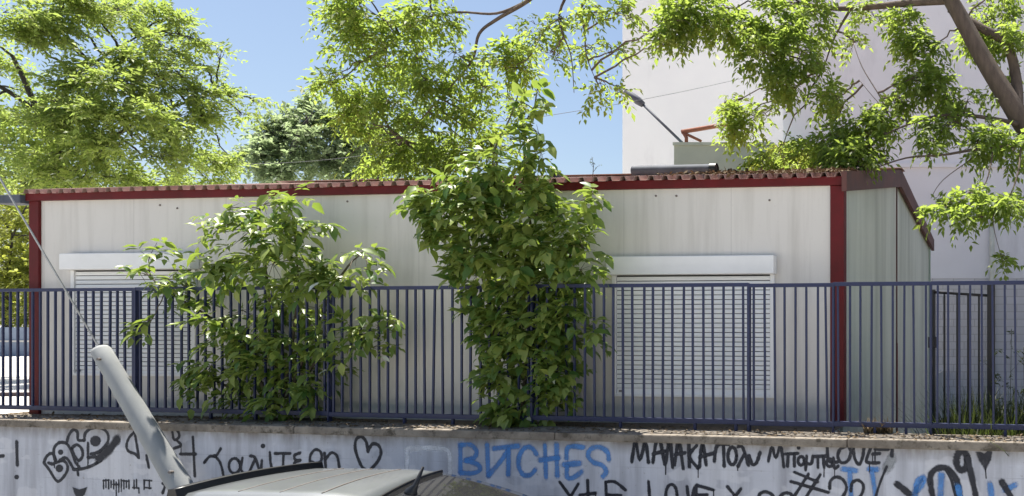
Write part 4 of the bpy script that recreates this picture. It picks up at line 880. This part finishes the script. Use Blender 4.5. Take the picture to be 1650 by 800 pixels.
o = blades('weeds', 4200, (.02, 2.2), (.18, 2.4), (.7, 1.42), M['weed'], wd=.02); o.location = fr @ Vector((fx(1490), 0, ZL)); o.rotation_euler = (0, 0, R(-FY)); tag(o, 'rank green weeds crowding the ground behind the right end of the railing', 'weeds', kind='stuff')
for i, (px, D, top_, label) in enumerate([(1625, 8.6, 530, 'tall thin weed with pale seed heads, tallest beside the gate'), (1648, 8.5, 560, 'leafy weed stalk at the far right end of the railing'), (1600, 8.7, 580, 'short weed stalk directly in front of the gate hinge post')]):
    b = P(px, 600, D); b.z = ZL; hgt = H + (CY - top_) / F * D - ZL
    r_ = empty('weed_stalk', b, 0, label, 'weed', 'tall weeds by the gate')
    q = MB(); pts = [(0, 0, 0), (.015, 0, hgt * .5), (.03 - .02 * i, 0, hgt)]; q.tube(smooth_path(pts), [.005] * 4 + [.003] * 5, 5)
    br = []
    for k in range(7):
        z = hgt * (.5 + .07 * k); e = Vector((rnd.uniform(-.13, .13), rnd.uniform(-.1, .1), z + .1)); q.tube([(.015, 0, z), tuple(e)], [.003, .0015], 4, caps=False); br.append(tuple(e)); br.append((.015, 0, z))
    q.build('stem', M['weed'], r_)
    a, b2, c2, d2 = sprays(np.array(br), rng.normal(0, 1, (len(br), 3)), 5, .07, .05, .3); leaves_obj('leaves', a, b2, c2, d2, .35, M['weed'], r_)
xd, Dd = on_line(1415, FY, F0, .03); dry = Vector(((1415 - CX) / F * Dd, Dd, ZB + .002))
r_ = empty('dry_weed', dry, 0, 'dry straw coloured weed clump at the foot of the end wall', 'weed')
blades('stalks', 110, (-.13, .13), (-.03, .03), (.05, .17), M['dry'], r_, .7, .012); blades('dead_leaves', 40, (-.1, .1), (-.03, .03), (.04, .1), M['litter'], r_, 1.0, .04)
# dead leaves along the coping and under the shrubs
n = 2600; xx = rng.uniform(fx(-20), fx(1670), n); yy = np.where((rng.random(n) < .3) & (xx < .1), rng.uniform(.07, .4, n), rng.uniform(-.36, .05, n))
pos = np.stack([xx, yy, np.where(yy > .06, ZG + .012, ZB + .008)], 1); ax = rng.normal(0, 1, (n, 3)); ax[:, 2] *= .15; nr = rng.normal(0, .3, (n, 3)); nr[:, 2] = 1
o = leaves_obj('leaf_litter', pos, ax, nr, rng.uniform(.015, .05, n), .5, M['litter'], None); o.location = (F0[0], F0[1], 0); o.rotation_euler = (0, 0, R(-FY)); tag(o, 'scattered dead leaves lying along the coping and soil', 'litter', kind='stuff')

n = 1500; xx = rng.beta(2.2, 1.1, n) * 2.2 - 2.15; yy = rng.uniform(-.08, 1.0, n) ** 1.0
pos = np.stack([xx, yy, ZE + .155 + RS * yy + rng.uniform(0, .02, n)], 1); ax = rng.normal(0, 1, (n, 3)); ax[:, 2] *= .3; nr = rng.normal(0, .4, (n, 3)); nr[:, 2] = 1
o = leaves_obj('roof_litter', pos, ax, nr, rng.uniform(.03, .07, n), .5, M['litter'], None); o.location = (B0[0], B0[1], ZG); o.rotation_euler = (0, 0, R(-BY)); tag(o, 'fallen leaves heaped along the right front edge of the roof', 'litter', kind='stuff')
